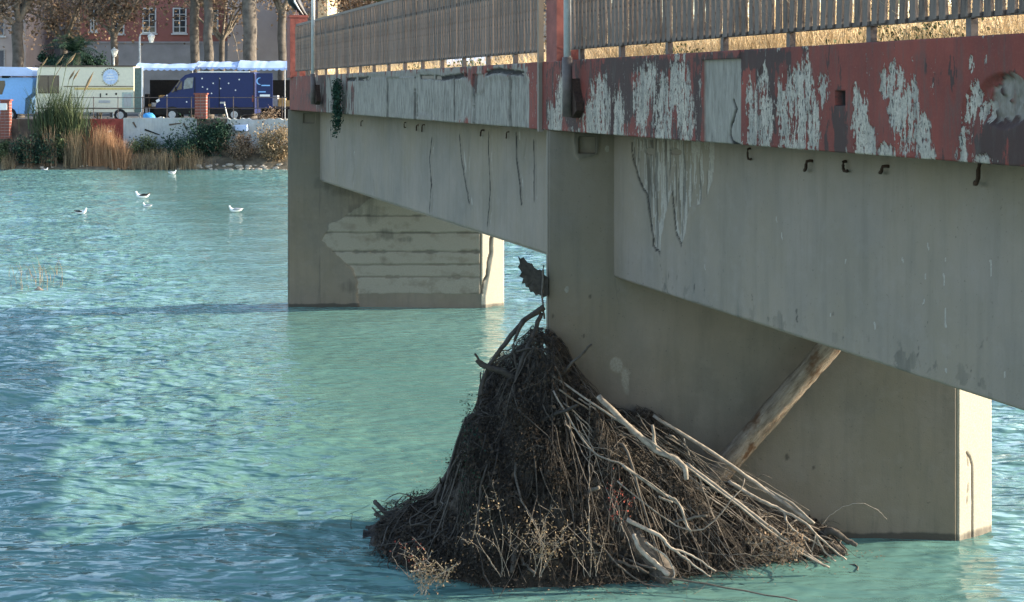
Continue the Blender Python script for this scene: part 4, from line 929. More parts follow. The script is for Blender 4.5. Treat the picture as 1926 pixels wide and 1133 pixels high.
# ---------------------------------------------------------------- far bank
def bankz(X, Y): return np.interp(Y, [83.0, 84.9, 85.3, 86.2, 87.6, 89], [-1.0, -0.12, 0.12, 0.55, 1.25, 1.3])
xs = np.arange(-60, 62, 0.4); ys = np.concatenate([np.arange(83, 88.6, 0.2)]); X, Y = np.meshgrid(xs, ys)
Yo = Y+0.8*(fbm(X*0.25, X*0, 150)-.5); Z = bankz(X, Yo)+0.22*(fbm(X*1.4, Y*1.4, 151)-.5)
nx = len(xs); ny = len(ys); i = np.arange((nx-1)*(ny-1)); b = (i//(nx-1))*nx+i % (nx-1)
tag(mesh_np('riverbank', np.stack([X.ravel(), Y.ravel(), Z.ravel()], 1), np.stack([b, b+1, b+nx+1, b+nx], 1), plain('bank_soil', (0.11, 0.09, 0.06), 0.95, var=.5, scale=2, bmp=.1), None, None, True), kind='structure')
d = MB(); d.box(-120, 120, 88.2, 260, -1.0, 2.72); tag(d.build('quay', plain('quay_asphalt', (0.10, 0.10, 0.10), .9)), kind='structure')
YW = 87.5; TOPZ = at(0, 222, YW).z
def wallseg(x0, x1, ytop, label, mat, thick=.45, ragged=False, Y0=YW):
    a = at(x0, ytop, Y0); b = at(x1, ytop, Y0); n = 24
    d = MB(); xs_ = [a.x+(b.x-a.x)*i/n for i in range(n+1)]; tz = [a.z-(0.16*random.random() if ragged else 0.015*random.random()) for _ in xs_]
    vs = []; 
    for x, z in zip(xs_, tz): vs += [(x, Y0, .6), (x, Y0, z), (x, Y0+thick, z), (x, Y0+thick, .6)]
    fs = [(4*i+k, 4*i+4+k, 4*i+4+(k+1) % 4, 4*i+(k+1) % 4) for i in range(n) for k in range(4)]+[(3, 2, 1, 0), (4*n, 4*n+1, 4*n+2, 4*n+3)]
    d.add(vs, fs); tag(d.build('retaining_wall', mat), label, 'wall', 'wall pieces along the far quay')
M['pl_wall'] = concrete('quay_plaster', (0.36, 0.38, 0.40), (0.12, 0.13, 0.13), (0.5, .5, .5))
M['redwall'] = plain('red_plaster', (0.21, 0.045, 0.035), .9, var=.4, scale=3, bmp=.01)
M['dimwall'] = plain('dark_stained_wall', (0.10, 0.075, 0.06), .9, var=.4, scale=2)
wallseg(-500, 18, 228, 'dark low quay wall left of the brick pillar', M['dimwall'])
wallseg(18, 168, 224, 'dark stained quay wall behind the reeds', M['dimwall'])
wallseg(168, 232, 224, 'dark red painted piece of quay wall', M['redwall'])
wallseg(232, 370, 222, 'pale plastered quay wall under the cream truck end', M['pl_wall'])
wallseg(370, 428, 224, 'shadowed overgrown piece of quay wall below the red brick pillar', M['dimwall'], .2)
wallseg(428, 560, 222, 'crumbling whitish quay wall by the near pier of the view', M['pl_wall'], .5, True)
wallseg(560, 2400, 222, 'long quay wall hidden behind the bridge', M['pl_wall'])
M['brick'] = plain('red_brick', (0.21, 0.075, 0.058), .9, var=.3, scale=5)
def brick_pillar(x0, x1, y0, y1, label, Y0=87.2):
    p = thing('brick_pillar', label, 'pillar', at((x0+x1)/2, y1, Y0+.2), 'brick pillars on the quay edge'); a = at(x0, y0, Y0); b = at(x1, y1, Y0); rows = max(6, int((a.z-b.z)/.16)); h = (a.z-b.z)/rows
    d = MB(); d.box(a.x+.02, b.x-.02, Y0+.02, Y0+.43, b.z, a.z); d.build('mortar', M['pl_wall'], p)
    w = (b.x-a.x)/2; bm = MB(); bm.box(-w/2+.008, w/2-.008, 0, .3, .008, h-.008); proto = None
    for r in range(rows):
        for c in range(2):
            xx = a.x+w*(c+.5); 
            if proto is None:
                proto = MB(); proto.box(xx-w/2+.012, xx+w/2-.012, Y0-.01, Y0+.42, b.z+.01, b.z+h-.012); o = proto.build('brick', M['brick'], p); base = (0, 0, 0)
            else:
                o = proto_o.copy(); COL.objects.link(o); o.parent = p; o.location = (w*c, random.uniform(-.008, .008), h*r)
            if r == 0 and c == 0: proto_o = o
    d = MB(); d.box(a.x-.05, b.x+.05, Y0-.06, Y0+.48, a.z, a.z+.08); d.build('cap', M['brick'], p); return p
p1 = brick_pillar(0, 18, 190, 262, 'brick pillar with a small pale plaque at the left edge of the photo', 87.0)
d = MB(); c = at(6, 201, 86.9); d.box(c.x-.2, c.x+.2, 86.93, 86.97, c.z-.2, c.z+.2); d.build('plaque', M['white'], p1)
brick_pillar(366, 388, 178, 224, 'short red brick pillar in front of the blue van')
for (xa, ya, xb, yb, w, m_) in ((272,244,300,254,.05,'dark'),(250,230,256,240,.06,'dimwall'),(345,232,352,246,.05,'dimwall'),(203,248,210,247,.05,'white'),(318,235,340,232,.05,'dimwall')):
    a = at(xa, ya, 87.46); b = at(xb, yb, 87.46); d = MB(); n_ = Vector((-(b-a).z, 0, (b-a).x)).normalized()*w; d.prismxz([((a+n_).x, (a+n_).z), ((a-n_).x, (a-n_).z), ((b-n_*.5).x, (b-n_*.5).z), ((b+n_*.5).x, (b+n_*.5).z)], 87.47, 87.52)
    o = d.build('painted_mark', M[m_]); w_ = [q for q in bpy.data.objects if q.get('category') == 'wall' and ('plastered quay wall under' in q['label'] if xa > 240 else 'dark red painted' in q['label'])][0]
    o.parent = w_; o.location = Vector(o.location)-Vector(w_.location)
d = MB(); a = at(443, 246, 87.2); b = at(466, 235, 87.2); d.box(a.x, b.x, 87.1, 87.42, a.z, b.z); d.v = [(p[0]+random.uniform(-.05, .05), p[1], p[2]+random.uniform(-.04, .04)) for p in d.v]
tag(d.build('plastic_tray', M['canvas']), 'pale plastic tray resting against the crumbling whitish wall', 'tray')
d = MB(); c = at(430, 239, 87.3); d.tube([c, c+Vector((0, .3, 0))], .26, 12); pp = d.build('drain_pipe', M['pl_wall']); tag(pp, 'round drain pipe mouth left of the pale plastic tray', 'pipe')
d = MB(); d.tube([c+Vector((0, -.01, 0)), c+Vector((0, .02, 0))], .19, 12); d.build('pipe_mouth', M['dark'], pp)
# thin metal railing along the quay
for (x0, x1, lab) in ((125, 366, 'thin dark metal rails before the cream truck'), (388, 540, 'thin dark metal rails before the blue van')):
    r = thing('quay_railing', lab, 'railing', at((x0+x1)/2, 222, 87.7), 'thin railings on the quay wall')
    for yy in (184, 204): d = MB(); d.tube([at(x0, yy, 87.7), at(x1, yy, 87.7)], .022, 5); d.build('rail', M['rail'], r)
    for i in range(int((x1-x0)/46)+1):
        x = min(x0+i*46+5, x1); d = MB(); d.tube([at(x, 182, 87.7), at(x, 223, 87.7)], .026, 5); d.build('post', M['rail'], r)

# vegetation of the bank
def bush(x, y0, y1, hw, Y, label, mat, K, size, cat='bush', group='bushes on the far bank', stem=True):
    b0 = at(x, y1, Y); b0.z = float(bankz(0, Y)) if Y < 88.2 else 2.72; top = at(x, y0, Y).z; h = top-b0.z; w = hw*Y/F
    t = thing('bush', label, cat, b0, group); rs = np.random.RandomState(int(x*7+Y)); nb = 16
    cen = np.stack([b0.x+rs.normal(0, .45, nb)*w, Y+rs.normal(0, .35, nb)*min(w, 1.2), b0.z+h*(0.15+0.7*rs.rand(nb))], 1); rad = (0.20+0.25*rs.rand(nb))*min(w, h)
    idx = rs.randint(0, nb, K); C = cen[idx]+rs.normal(0, 1, (K, 3))*rad[idx][:, None]*.75; C[:, 2] = np.maximum(C[:, 2], b0.z+.02); C[:, 1] = np.maximum(C[:, 1], 84.9)
    leaves('foliage', C, size, mat, t)
    d = MB(); d.tone = .3
    for k in range(9): e = cen[k]; d.tube([tuple(b0+Vector((rs.uniform(-.2, .2), 0, -.1))), ((b0.x+e[0])/2, (b0.y+e[1])/2+.1, (b0.z+e[2])/2), tuple(e)], [.03, .02, .01], 4)
    d.build('stem', M['twig'], t); return t
def tuft(x, hw, y0, Y, label, K, lean, wid, mat, tone, group='dry grass clumps on the far bank', sd=.32):
    rs = np.random.RandomState(int(x)); sp = []; K = int(K*.62)
    for k in range(K):
        xx = x+rs.normal(0, .5)*hw; Yk = Y+rs.uniform(-.7, .5); p = at(xx, 300, Yk); z0 = float(bankz(0, Yk))-.05
        if vn(p.x*2.2, Yk*2.0, 160) < .42: continue
        top = at(x, y0, Yk).z-z0; h = top*rs.uniform(.30, 1.15)*(1-.45*min(1, abs(xx-x)/hw)**2)
        sp.append((p.x, Yk, z0, h, h*lean*rs.rand(), wid*rs.uniform(.6, 1.3), np.clip(rs.normal(tone, sd), 0, 1)))
    tag(blades('grass_clump', sp, mat), label, 'grass', group)
tuft(195, 42, 240, 86.2, 'tallest tawny grass clump, below the cream truck', 2600, .3, .016, M['tawny'], .8)
tuft(228, 25, 262, 85.9, 'lower tawny grass clump right of the tallest one', 1200, .4, .014, M['tawny'], .7)
tuft(100, 45, 242, 86.2, 'wide greyish dry clump below the reeds', 2400, .35, .016, M['leaf_brown'], .75)
tuft(42, 22, 250, 86.0, 'brownish dry clump near the left brick pillar', 1000, .4, .016, M['leaf_brown'], .6)
tuft(140, 20, 246, 86.0, 'straw coloured clump between the reeds and the tawny grass', 900, .35, .015, M['leaf_dry'], .5)
tuft(300, 60, 280, 85.7, 'low pale grass fringe below the plastered wall', 2200, .5, .014, M['leaf_dry'], .6)
tuft(355, 30, 275, 85.8, 'low dry clump left of the dark shrubs', 900, .5, .014, M['leaf_dry'], .5)
tuft(10, 22, 285, 85.6, 'yellowish clump at the foot of the left brick pillar', 900, .5, .016, M['leaf_dry'], .7)
bush(70, 262, 315, 45, 85.9, 'dark green bush low under the reeds', M['leaf_dark'], 3800, .07)
bush(120, 262, 310, 30, 86.2, 'dull green bush between the dry clumps', M['leaf_green'], 2200, .06)
bush(400, 232, 306, 46, 86.6, 'dark evergreen shrub filling the gap in the quay wall', M['leaf_dark'], 4200, .06)
bush(345, 262, 306, 40, 86.5, 'low dark shrub below the plastered wall', M['leaf_dark'], 3200, .06)
bush(280, 258, 300, 40, 86.9, 'dim scrub hugging the base of the plastered wall', M['leaf_green'], 2400, .05)
bush(455, 250, 308, 26, 86.2, 'brown leggy bush left of the yellowing one', M['leaf_brown'], 1700, .06)
bush(512, 238, 312, 34, 86.0, 'yellowing bush beside the end of the bridge', M['leaf_dry'], 4200, .06)
bush(500, 185, 222, 24, 87.9, 'small flowering shrub on top of the crumbling wall', M['leaf_brown'], 900, .06)
bush(4, 262, 312, 16, 85.8, 'yellow green bush at the left edge of the photo', M['leaf_green'], 1500, .06)
# giant reeds
rd = thing('giant_reed', 'tall dark green reed clump with pale plumes before the cream truck', 'reeds', (at(110, 300, 86.6).x, 86.6, .7))
sp = []; rs = np.random.RandomState(77)
for k in range(850):
    xx = 112+rs.normal(0, 24); Yk = 86.6+rs.uniform(-.5, .5); p = at(xx, 300, Yk); h = rs.uniform(1.2, 3.2)*(1-.4*min(1, abs(xx-112)/75)**1.5); z0 = .7+rs.uniform(0, 2.0)
    sp.append((p.x, Yk, z0, min(h, 4.9-z0), rs.uniform(.2, 1.1), .028, np.clip(rs.normal(.5, .3), 0, 1)))
blades('foliage', sp, M['leaf_green'], rd, 4)
for (xa, ya, xb, yb, w) in ((78,125,90,108,.05),(106,122,120,104,.06),(125,122,143,100,.08),(130,150,141,132,.06),(138,150,150,130,.06),(158,172,176,135,.08),(100,150,118,120,.02)):
    d = MB(); d.tone = .55; a = at(xa-18, ya+90, 86.5); m = at(xa, ya, 86.4); e = at(xb, yb, 86.4); d.tube([a, m], [.02, .015], 4); d.build('stem', M['leaf_green'], rd)
    d = MB(); d.tone = .45; q = (m+e)/2; d.tube([m, m+(e-m)*.25, q, e], [w*.3, w, w, .01], 6, jit=.5); d.build('plume', M['leaf_dry'], rd)
# stones along the water line
rs = random.Random(4); MST = plain('bank_stone', (0.30, 0.27, 0.22), .9, var=.4, scale=6)
for k in range(60):
    x = rs.uniform(365, 540) if k < 44 else rs.uniform(20, 365); Y0 = rs.uniform(85.0, 85.6); c = at(x, 300, Y0); r = rs.uniform(.05, .16) if k < 44 else .06; d = MB(); d.ball((c.x, Y0, float(bankz(0, Y0))+r*.2), r*rs.uniform(1, 1.8), r, r*.7, 7, 4)
    d.v = [(p[0]+rs.uniform(-.03, .03), p[1], p[2]+rs.uniform(-.02, .02)) for p in d.v]
    o = d.build('stone', MST); tag(o, 'pale stone lying in the rubble strip at the far water line' if k < 44 else 'small pale stone at the foot of the dry grass on the far bank', 'stone', 'stones in the rubble strip' if k < 44 else 'stones below the dry grass')

# ---------------------------------------------------------------- vehicles
def wheel(p, x, Y, z, r, side=-1):
    d = MB(); d.tube([(x, Y-.12, z), (x, Y+.12, z)], r, 20); w = d.build('wheel', M['tyre'], p, False)
    d = MB(); d.tube([(x, Y-.135, z), (x, Y-.10, z)], r*.58, 14); d.build('rim', M['pole'], w)
def shell(poly, Y0, Y1, ins=.06):       # extruded side profile with softened long edges
    d = MB(); n = len(poly); cx = sum(p[0] for p in poly)/n; cz = sum(p[1] for p in poly)/n
    def sc(k): return [(cx+(x-cx)*(1-k/2.5), cz+(z-cz)*(1-k)) for x, z in poly]
    layers = [(Y0, sc(ins)), (Y0+.05, sc(ins*.3)), (Y0+.18, sc(0)), (Y1-.18, sc(0)), (Y1-.05, sc(ins*.3)), (Y1, sc(ins))]
    vs = [(x, y, z) for y, pl in layers for x, z in pl]; fs = [tuple(range(n)), tuple(5*n+k for k in range(n-1, -1, -1))]
    fs += [(L*n+k, (L+1)*n+k, (L+1)*n+(k+1) % n, L*n+(k+1) % n) for L in range(5) for k in range(n)]
    d.add(vs, fs); return d
QZ = 2.72
def pz(x, y, Y): a = at(x, y, Y); return (a.x, a.z)
def blue_van():
    Y0 = 90.3; v = thing('blue_van', 'dark blue panel van sprinkled with small white stars, parked on the quay', 'van', (at(405, 222, Y0).x, Y0+1, QZ))
    S = lambda x, y: pz(x, y, Y0)
    poly = [S(294,216),(S(292,200)),S(296,188),S(318,176),S(338,150),S(348,141),S(362,137),S(478,136),S(480,140),S(480,214)]
    shell(poly, Y0, Y0+2.1, .02).build('body', M['blue'], v)
    def panel(name, pts, mat, t=.02, Yo=-.004):
        d = MB(); d.prismxz([S(*p) for p in pts], Y0+Yo-t, Y0+Yo+.01); return d.build(name, mat, v)
    panel('side_window', [(345,168),(347,152),(352,147),(364,146),(362,166)], M['vanglass'])
    panel('side_window', [(332,170),(340,156),(343,152),(342,168)], M['glass'])
    panel('windscreen', [(322,174),(338,151),(340,152),(326,174)], M['glass'])
    panel('door_line', [(366,145),(367,145),(367,212),(366,212)], M['dark']); panel('door_line', [(477,140),(478.4,140),(478.4,212),(477,212)], M['rust'])
    panel('headlight', [(293,189),(299,186),(301,190),(295,194)], M['white']); panel('bumper', [(290,205),(300,203),(302,216),(291,216)], M['dark'])
    panel('trim_strip', [(300,204),(478,202),(478,205),(300,207)], M['dark'])
    d = MB(); d.box(at(330, 0, Y0).x, at(332, 0, Y0).x, Y0-.18, Y0, S(0,172)[1], S(0,164)[1]); d.build('mirror', M['dark'], v)
    for x in (324, 441):
        c = at(x, 0, Y0); d = MB(); d.prismxz([(c.x+.56*math.cos(t), QZ+.34+.52*math.sin(t)) for t in np.linspace(PI, 0, 12)], Y0-.012, Y0+.02); d.build('wheel_arch', M['dark'], v)
    panel('sill_panel', [(300, 207), (478, 206), (478, 215), (300, 216)], M['dark'], .012); panel('sliding_door_line', [(412,145),(413,145),(413,203),(412,203)], M['dark'])
    panel('roof_rail', [(372,134.5),(470,134.5),(470,136.5),(372,136.5)], M['white'], .05); panel('rear_light', [(474,180),(477,180),(477,192),(474,192)], M['redpaint'], .02)
    for x in (324, 441): wheel(v, at(x, 0, Y0).x, Y0+.08, QZ+.36, .38)
    for (x, y) in ((380,148),(413,148),(390,168),(401,157),(430,157),(450,150),(415,167),(443,170),(351,192),(398,176),(381,164),(314,180)):
        c = S(x, y); d = MB(); r = .062; d.prismxz([(c[0]+(r if k % 2 == 0 else r*.45)*math.sin(PI*k/5), c[1]+(r if k % 2 == 0 else r*.45)*math.cos(PI*k/5)) for k in range(10)], Y0-.012, Y0+.005); d.build('star', M['white'], v)
    # open rear door standing beyond the body
    d = MB(); a = S(482, 137); b = S(513, 214); d.box(a[0]+.02, b[0], Y0-.05, Y0+.03, b[1]+.35, a[1]-.03); dr = d.build('rear_door', M['blue'], v)
    d = MB(); c = S(489, 153); R = .22
    arc = [(c[0]+R*math.cos(t), c[1]+R*math.sin(t)) for t in np.linspace(PI*.45, PI*1.55, 10)]+[(c[0]+.05+R*.86*math.cos(t), c[1]+R*.86*math.sin(t)) for t in np.linspace(PI*1.5, PI*.5, 10)]
    d.prismxz(arc, Y0-.062, Y0-.05); d.build('crescent_mark', M['ltblue'], dr)
    for (x0, x1, y) in ((492,508,160),(486,500,172)):
        d = MB(); a = S(x0, y); b = S(x1, y+2.2); d.box(a[0], b[0], Y0-.06, Y0-.05, b[1], a[1]); d.build('lettering_strip', M['ltblue'], dr)
    d = MB(); a = S(489, 178); b = S(508, 182); d.box(a[0], b[0], Y0-.06, Y0-.045, b[1], a[1]); d.build('number_plate', M['white'], dr)
blue_van()
def cream_truck():
    Y0 = 90.0; v = thing('market_truck', 'long cream market truck with a round pale blue emblem, behind the reeds', 'truck', (at(160, 222, Y0).x, Y0+1.1, QZ)); S = lambda x, y: pz(x, y, Y0)
    shell([S(66,212),S(67,170),S(70,130),S(75,125),S(250,124),S(252,128),S(252,212)], Y0, Y0+2.3, .012).build('body', M['cream'], v)
    def panel(name, x0, y0, x1, y1, mat, t=.02, par=None):
        d = MB(); a = S(x0, y0); b = S(x1, y1); d.box(a[0], b[0], Y0-t, Y0+.01, b[1], a[1]); return d.build(name, mat, par or v)
    panel('roof_trim', 66, 123.5, 256, 126, M['dimwall'], .05)
    w = panel('window', 72, 142, 111, 176, M['dimwall'], .03); panel('pane', 74, 144, 90, 174, M['glass'], .04, w); panel('pane', 92, 144, 109, 174, M['glass'], .04, w)
    panel('yellow_stripe', 140, 165, 251, 169, plain('mustard_stripe', (.55, .42, .16), .5), .022); panel('trim_line', 120, 162, 251, 163.4, M['dimwall'], .024); panel('trim_line', 70, 203, 251, 205, M['dimwall'], .024)
    panel('hatch', 186, 189, 207, 194, M['pole'], .02); panel('vent', 199, 176, 202, 179, M['dark'], .02); panel('vent', 217, 175, 220, 179, M['dark'], .02); panel('handle', 188, 176, 190, 184, M['dark'], .02)
    d2 = panel('side_door', 230, 174, 250, 205, plain('pale_green_door', (.33, .40, .36), .5), .025); panel('door_grille', 233, 177, 247, 201, M['pl_wall'], .035, d2)
    panel('end_post', 253, 128, 266, 212, plain('dark_green_panel', (.10, .14, .12), .6), .02); panel('end_edge', 266, 128, 269, 212, M['white'], .03)
    c = S(208, 145); d = MB(); d.disc((c[0], Y0-.02, c[1]), 1, .46, 28, .012); e = d.build('emblem', plain('pale_blue_emblem', (.42, .52, .68), .5), v)
    rs = random.Random(3)
    for t in np.linspace(.25, PI-.25, 12):
        d = MB(); R = .52; x = c[0]+R*math.cos(t); z = c[1]+R*math.sin(t); d.box(x-.035, x+.03, Y0-.03, Y0-.01, z-.03, z+.03); d.build('letter', M['dimwall'], v)
    for t in np.linspace(PI+.5, 2*PI-.5, 9):
        d = MB(); R = .52; x = c[0]+R*math.cos(t); z = c[1]+R*math.sin(t); d.box(x-.03, x+.03, Y0-.03, Y0-.01, z-.02, z+.02); d.build('letter', M['leaf_dry'], v)
    for k in range(3):
        d = MB(); a = c[1]-.2+.17*k; d.box(c[0]-.28+.05*k, c[0]+.28-.07*k, Y0-.04, Y0-.03, a, a+.05); d.build('emblem_bar', M['white'], e)
    for x in (92, 226): wheel(v, at(x, 0, Y0).x, Y0+.1, QZ+.33, .38)
cream_truck()
def left_van():
    Y0 = 91.0; v = thing('light_blue_van', 'light blue van with a white canopy at the left edge of the photo', 'van', (at(20, 222, Y0).x, Y0+1, QZ)); S = lambda x, y: pz(x, y, Y0)
    shell([S(-60,215),S(-60,146),S(12,146),S(60,146),S(62,150),S(60,176),S(48,186),S(46,215)], Y0, Y0+2, .02).build('body', M['ltblue'], v)
    d = MB(); d.prismxz([S(-30,178), S(-30,152), S(9,152), S(10,160), S(4,178)], Y0-.02, Y0+.01); d.build('side_window', M['glass'], v)
    d = MB(); d.prismxz([S(-60,143), S(-60,129), S(5,126), S(52,127), S(64,132), S(64,143)], Y0-.3, Y0+2.2); d.tone = .9; d.build('canopy', M['canvas'], v)
    d = MB(); d.box(S(4,0)[0], S(17,0)[0], Y0-.05, Y0+.3, S(0,147)[1], S(0,141)[1]); d.build('roof_box', M['dark'], v)
    for x in (18, -40): wheel(v, at(x, 0, Y0).x, Y0+.1, QZ+.35, .42)
left_van()
# canvas awnings
def awning(x0, x1, yt, yb, Y0, depth, label, posts, sag=.12, tone=.25):
    a = at(x0, yt, Y0); b = at(x1, yt, Y0); zb = at(0, yb, Y0).z; t = thing('awning', label, 'awning', (a.x/2+b.x/2, Y0+depth/2, QZ), 'pale blue market awnings on the quay')
    n = 40; m = 8; V = []; T = []; rs = np.random.RandomState(int(x0))
    for j in range(m+1):
        for i in range(n+1):
            s = i/n; q = j/m; arch = a.z-.03*(1-abs(2*((s*3) % 1)-1))-sag*math.sin(PI*s)*.5
            z = zb+(arch-zb)*math.sin(min(1, q*2.2)*PI/2) if q < .5 else arch-.25*(q-.5)
            V.append((a.x+(b.x-a.x)*s, Y0+depth*q, z+.04*float(vn(np.array(s*14), np.array(q*5), 5)))); T.append(tone+.65*(q > .38))  # top whiter than the front: sunlit canvas painted into the tone
    Fq = [(j*(n+1)+i, j*(n+1)+i+1, (j+1)*(n+1)+i+1, (j+1)*(n+1)+i) for j in range(m) for i in range(n)]
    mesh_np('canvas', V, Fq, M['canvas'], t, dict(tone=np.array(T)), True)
    d = MB(); d.tone = tone; k = int((b.x-a.x)/.35)
    for i in range(k):
        x = a.x+(b.x-a.x)*(i+.5)/k; w = (b.x-a.x)/k/2; d.prismxz([(x-w, zb+.02), (x-w, zb-.06), (x-w*.5, zb-.12), (x, zb-.14), (x+w*.5, zb-.12), (x+w, zb-.06), (x+w, zb+.02)], Y0-.01, Y0+.01)
    d.build('valance', M['canvas'], t)
    for p in posts: d = MB(); q = at(p, 200, Y0+.1); d.tube([(q.x, q.y, QZ), (q.x, q.y, zb+.1)], .035, 6); d.build('post', M['pole'], t)
awning(252, 366, 118, 129, 91.2, 3.0, 'leftmost pale blue awning, joined to the end of the cream truck', (268, 362))
awning(366, 446, 115, 127, 92.8, 3.0, 'middle pale blue awning above the blue van roof', (372, 440), .05, .3)
awning(446, 548, 113, 129, 92.6, 3.0, 'rightmost pale blue awning reaching behind the bridge end', (452, 536), .1, .3)
awning(840, 925, 104, 122, 96, 3.0, 'white blue awning peeping out under the bridge railing', (850, 915), .1, .6)
# market goods under the awnings
def stall(x0, x1, Y0, label, cols, seed):
    t = thing('market_stall', label, 'stall', (at((x0+x1)/2, 0, Y0).x, Y0, QZ), 'market stalls under the awnings'); rs = random.Random(seed)
    a = at(x0, 0, Y0).x; b = at(x1, 0, Y0).x
    d = MB(); d.box(a, b, Y0, Y0+1.1, QZ+.75, QZ+.82); d.build('table_top', M['dimwall'], t)
    for x in (a+.05, b-.05):
        for y in (Y0+.05, Y0+1.0): d = MB(); d.box(x-.03, x+.03, y-.03, y+.03, QZ, QZ+.75); d.build('leg', M['dark'], t)
    d = MB(); d.box(a, b, Y0+1.6, Y0+1.65, QZ, QZ+2.5); d.build('back_cloth', M['dark'], t)
    x = a
    while x < b-.2:
        w = rs.uniform(.2, .5); h = rs.uniform(.15, .9); d = MB(); d.box(x, x+w*.9, Y0+.2, Y0+.7, QZ+.82, QZ+.82+h)
        d.v = [(p[0]+rs.uniform(-.04, .04), p[1], p[2]+rs.uniform(-.03, .03)) for p in d.v]; d.build('goods', cols[rs.randrange(len(cols))], t); x += w
cl = [plain('goods_'+n, c) for n, c in (('white', (.6, .6, .6)), ('pink', (.5, .25, .25)), ('black', (.02, .02, .02)), ('grey', (.25, .25, .27)), ('ochre', (.4, .25, .1)))]
stall(270, 335, 92.6, 'dark stall with hanging clothes between the truck and the blue van', cl, 1)
stall(484, 548, 94, 'stall half hidden by the open rear door of the blue van', cl, 2)
d = MB(); rs = random.Random(9); c = at(278, 214, 88.4)
d.ball((c.x, 88.6, QZ+.22), .42, .3, .28, 10, 6); d.v = [(p[0]+rs.uniform(-.05, .05), p[1], p[2]+rs.uniform(-.04, .04)) for p in d.v]
tag(d.build('tarpaulin_bundle', plain('blue_tarpaulin', (.05, .25, .55), .5), None, True), 'crumpled bright blue tarpaulin bundle on the quay left of the blue van', 'tarpaulin')
d = MB(); d.box(at(414, 0, 88.2).x, at(423, 0, 88.2).x, 88.15, 88.25, at(0, 192, 88.2).z-.1, at(0, 192, 88.2).z); d.tube([at(421, 192, 88.2), at(428, 222, 88.2)], .04, 5)
tag(d.build('leaning_post', M['pole']), 'pale bent post leaning before the rear wheel of the blue van', 'post')
for (x, y, w, h, nm, lab, mt) in ((343,218,10,6,'dark_box','low dark box beside the front wheel of the blue van','dark'),(303,217,8,8,'grey_sack','small grey sack at the nose of the blue van','pl_wall')):
    c = at(x, y, 88.5); d = MB(); q = 88.5/F; d.box(c.x-w*q/2, c.x+w*q/2, 88.4, 88.8, QZ, QZ+h*q); d.v = [(p[0]+random.uniform(-.04, .04), p[1], p[2]+(random.uniform(-.05, .02) if p[2] > QZ+.01 else 0)) for p in d.v]; tag(d.build(nm, M[mt]), lab, 'box' if 'box' in nm else 'sack')

# ---------------------------------------------------------------- buildings
def facade(name, x0, x1, Y0, depth, ztop, mat, label, wins, cat='building', plinth=None, shutters=None):
    a = at(x0, 0, Y0).x; b = at(x1, 0, Y0).x; t = thing(name, label, cat, ((a+b)/2, Y0+depth/2, QZ))
    d = MB(); d.box(a, b, Y0, Y0+depth, QZ-.1, ztop); d.build('wall', mat, t)
    if plinth: 
        z = at(0, plinth[0], Y0).z; d = MB(); d.box(a-.04, b+.04, Y0-.05, Y0+.02, QZ-.05, z); d.build('plinth', plinth[1], t)
        d = MB(); d.box(a-.05, b+.05, Y0-.12, Y0+.02, z, z+.15); d.build('string_course', plinth[1], t)
    d = MB(); d.box(a-.3, b+.3, Y0-.3, Y0+depth+.3, ztop, ztop+.35); d.build('cornice', M['pl_wall'], t)
    for (wx0, wx1, wy0, wy1, sh) in wins:
        p = at(wx0, wy1, Y0); q = at(wx1, wy0, Y0); d = MB(); f = .10
        d.box(p.x, q.x, Y0-.06, Y0+.02, q.z-f, q.z); d.box(p.x, q.x, Y0-.06, Y0+.02, p.z, p.z+f); d.box(p.x, p.x+f, Y0-.06, Y0+.02, p.z+f, q.z-f); d.box(q.x-f, q.x, Y0-.06, Y0+.02, p.z+f, q.z-f)
        w = d.build('window', M['dimframe'] if sh else M['frame'], t)
        d = MB(); d.box(p.x+f, q.x-f, Y0-.01, Y0+.03, p.z+f, q.z-f); d.build('shutter' if sh else 'pane', M['shutter'] if sh else M['glass'], w)
        if not sh:
            d = MB(); c = (p.x+q.x)/2; d.box(c-.035, c+.035, Y0-.05, Y0-.012, p.z+f, q.z-f); H = q.z-p.z
            for k in range(1, 4): zz = p.z+H*k/4; d.box(p.x+f, c-.036, Y0-.045, Y0-.012, zz-.025, zz+.025); d.box(c+.036, q.x-f, Y0-.045, Y0-.012, zz-.025, zz+.025)
            d.build('glazing_bars', M['frame'], w)
        d = MB(); d.box(p.x-.1, q.x+.1, Y0-.14, Y0+.02, p.z-.12, p.z-.005); d.build('sill', M['frame'], w)
    return t
M['frame'] = plain('window_frame', (.50, .50, .48), .7, var=.1); M['dimframe'] = plain('dull_frame', (.30, .28, .26), .8); M['shutter'] = plain('grey_shutter', (.10, .10, .11), .7, var=.15)
M['redbrick'] = plain('red_facade', (.27, .11, .09), .9, var=.15, scale=.8); M['beige'] = plain('beige_render', (.36, .30, .27), .9, var=.15, scale=.6); M['greyst'] = plain('grey_stone', (.26, .25, .25), .9, var=.15, scale=1)
facade('red_building', 150, 428, 115, 14, 17, M['redbrick'], 'dark red building with white framed windows and a pale ground floor', [(268,294,15,63,0),(325,351,15,63,0),(386,411,15,63,0),(210,234,18,64,0),(170,183,18,60,0)]+[(x, x+25, -95, -45, 0) for x in (170, 210, 268, 325, 386)], plinth=(82, M['greyst']))
facade('beige_building', -260, 48, 112, 14, 17, M['beige'], 'beige building with dark shutters at the left edge of the photo', [(-20,9,0,68,1),(-20,10,93,130,1),(-90,-62,0,68,1),(28,44,-70,-20,1)], plinth=None)
facade('low_grey_building', 48, 150, 119, 10, 9.4, M['greyst'], 'low plain grey building between the beige and the red ones', [(70,84,100,122,0)])
facade('stone_building', 428, 600, 113, 12, 17, M['beige'], 'pale stone building right of the red one, behind the plane trees', [(455,478,-60,-20,1),(505,530,-60,-20,1),(560,580,20,60,1)], plinth=(118, M['greyst']))
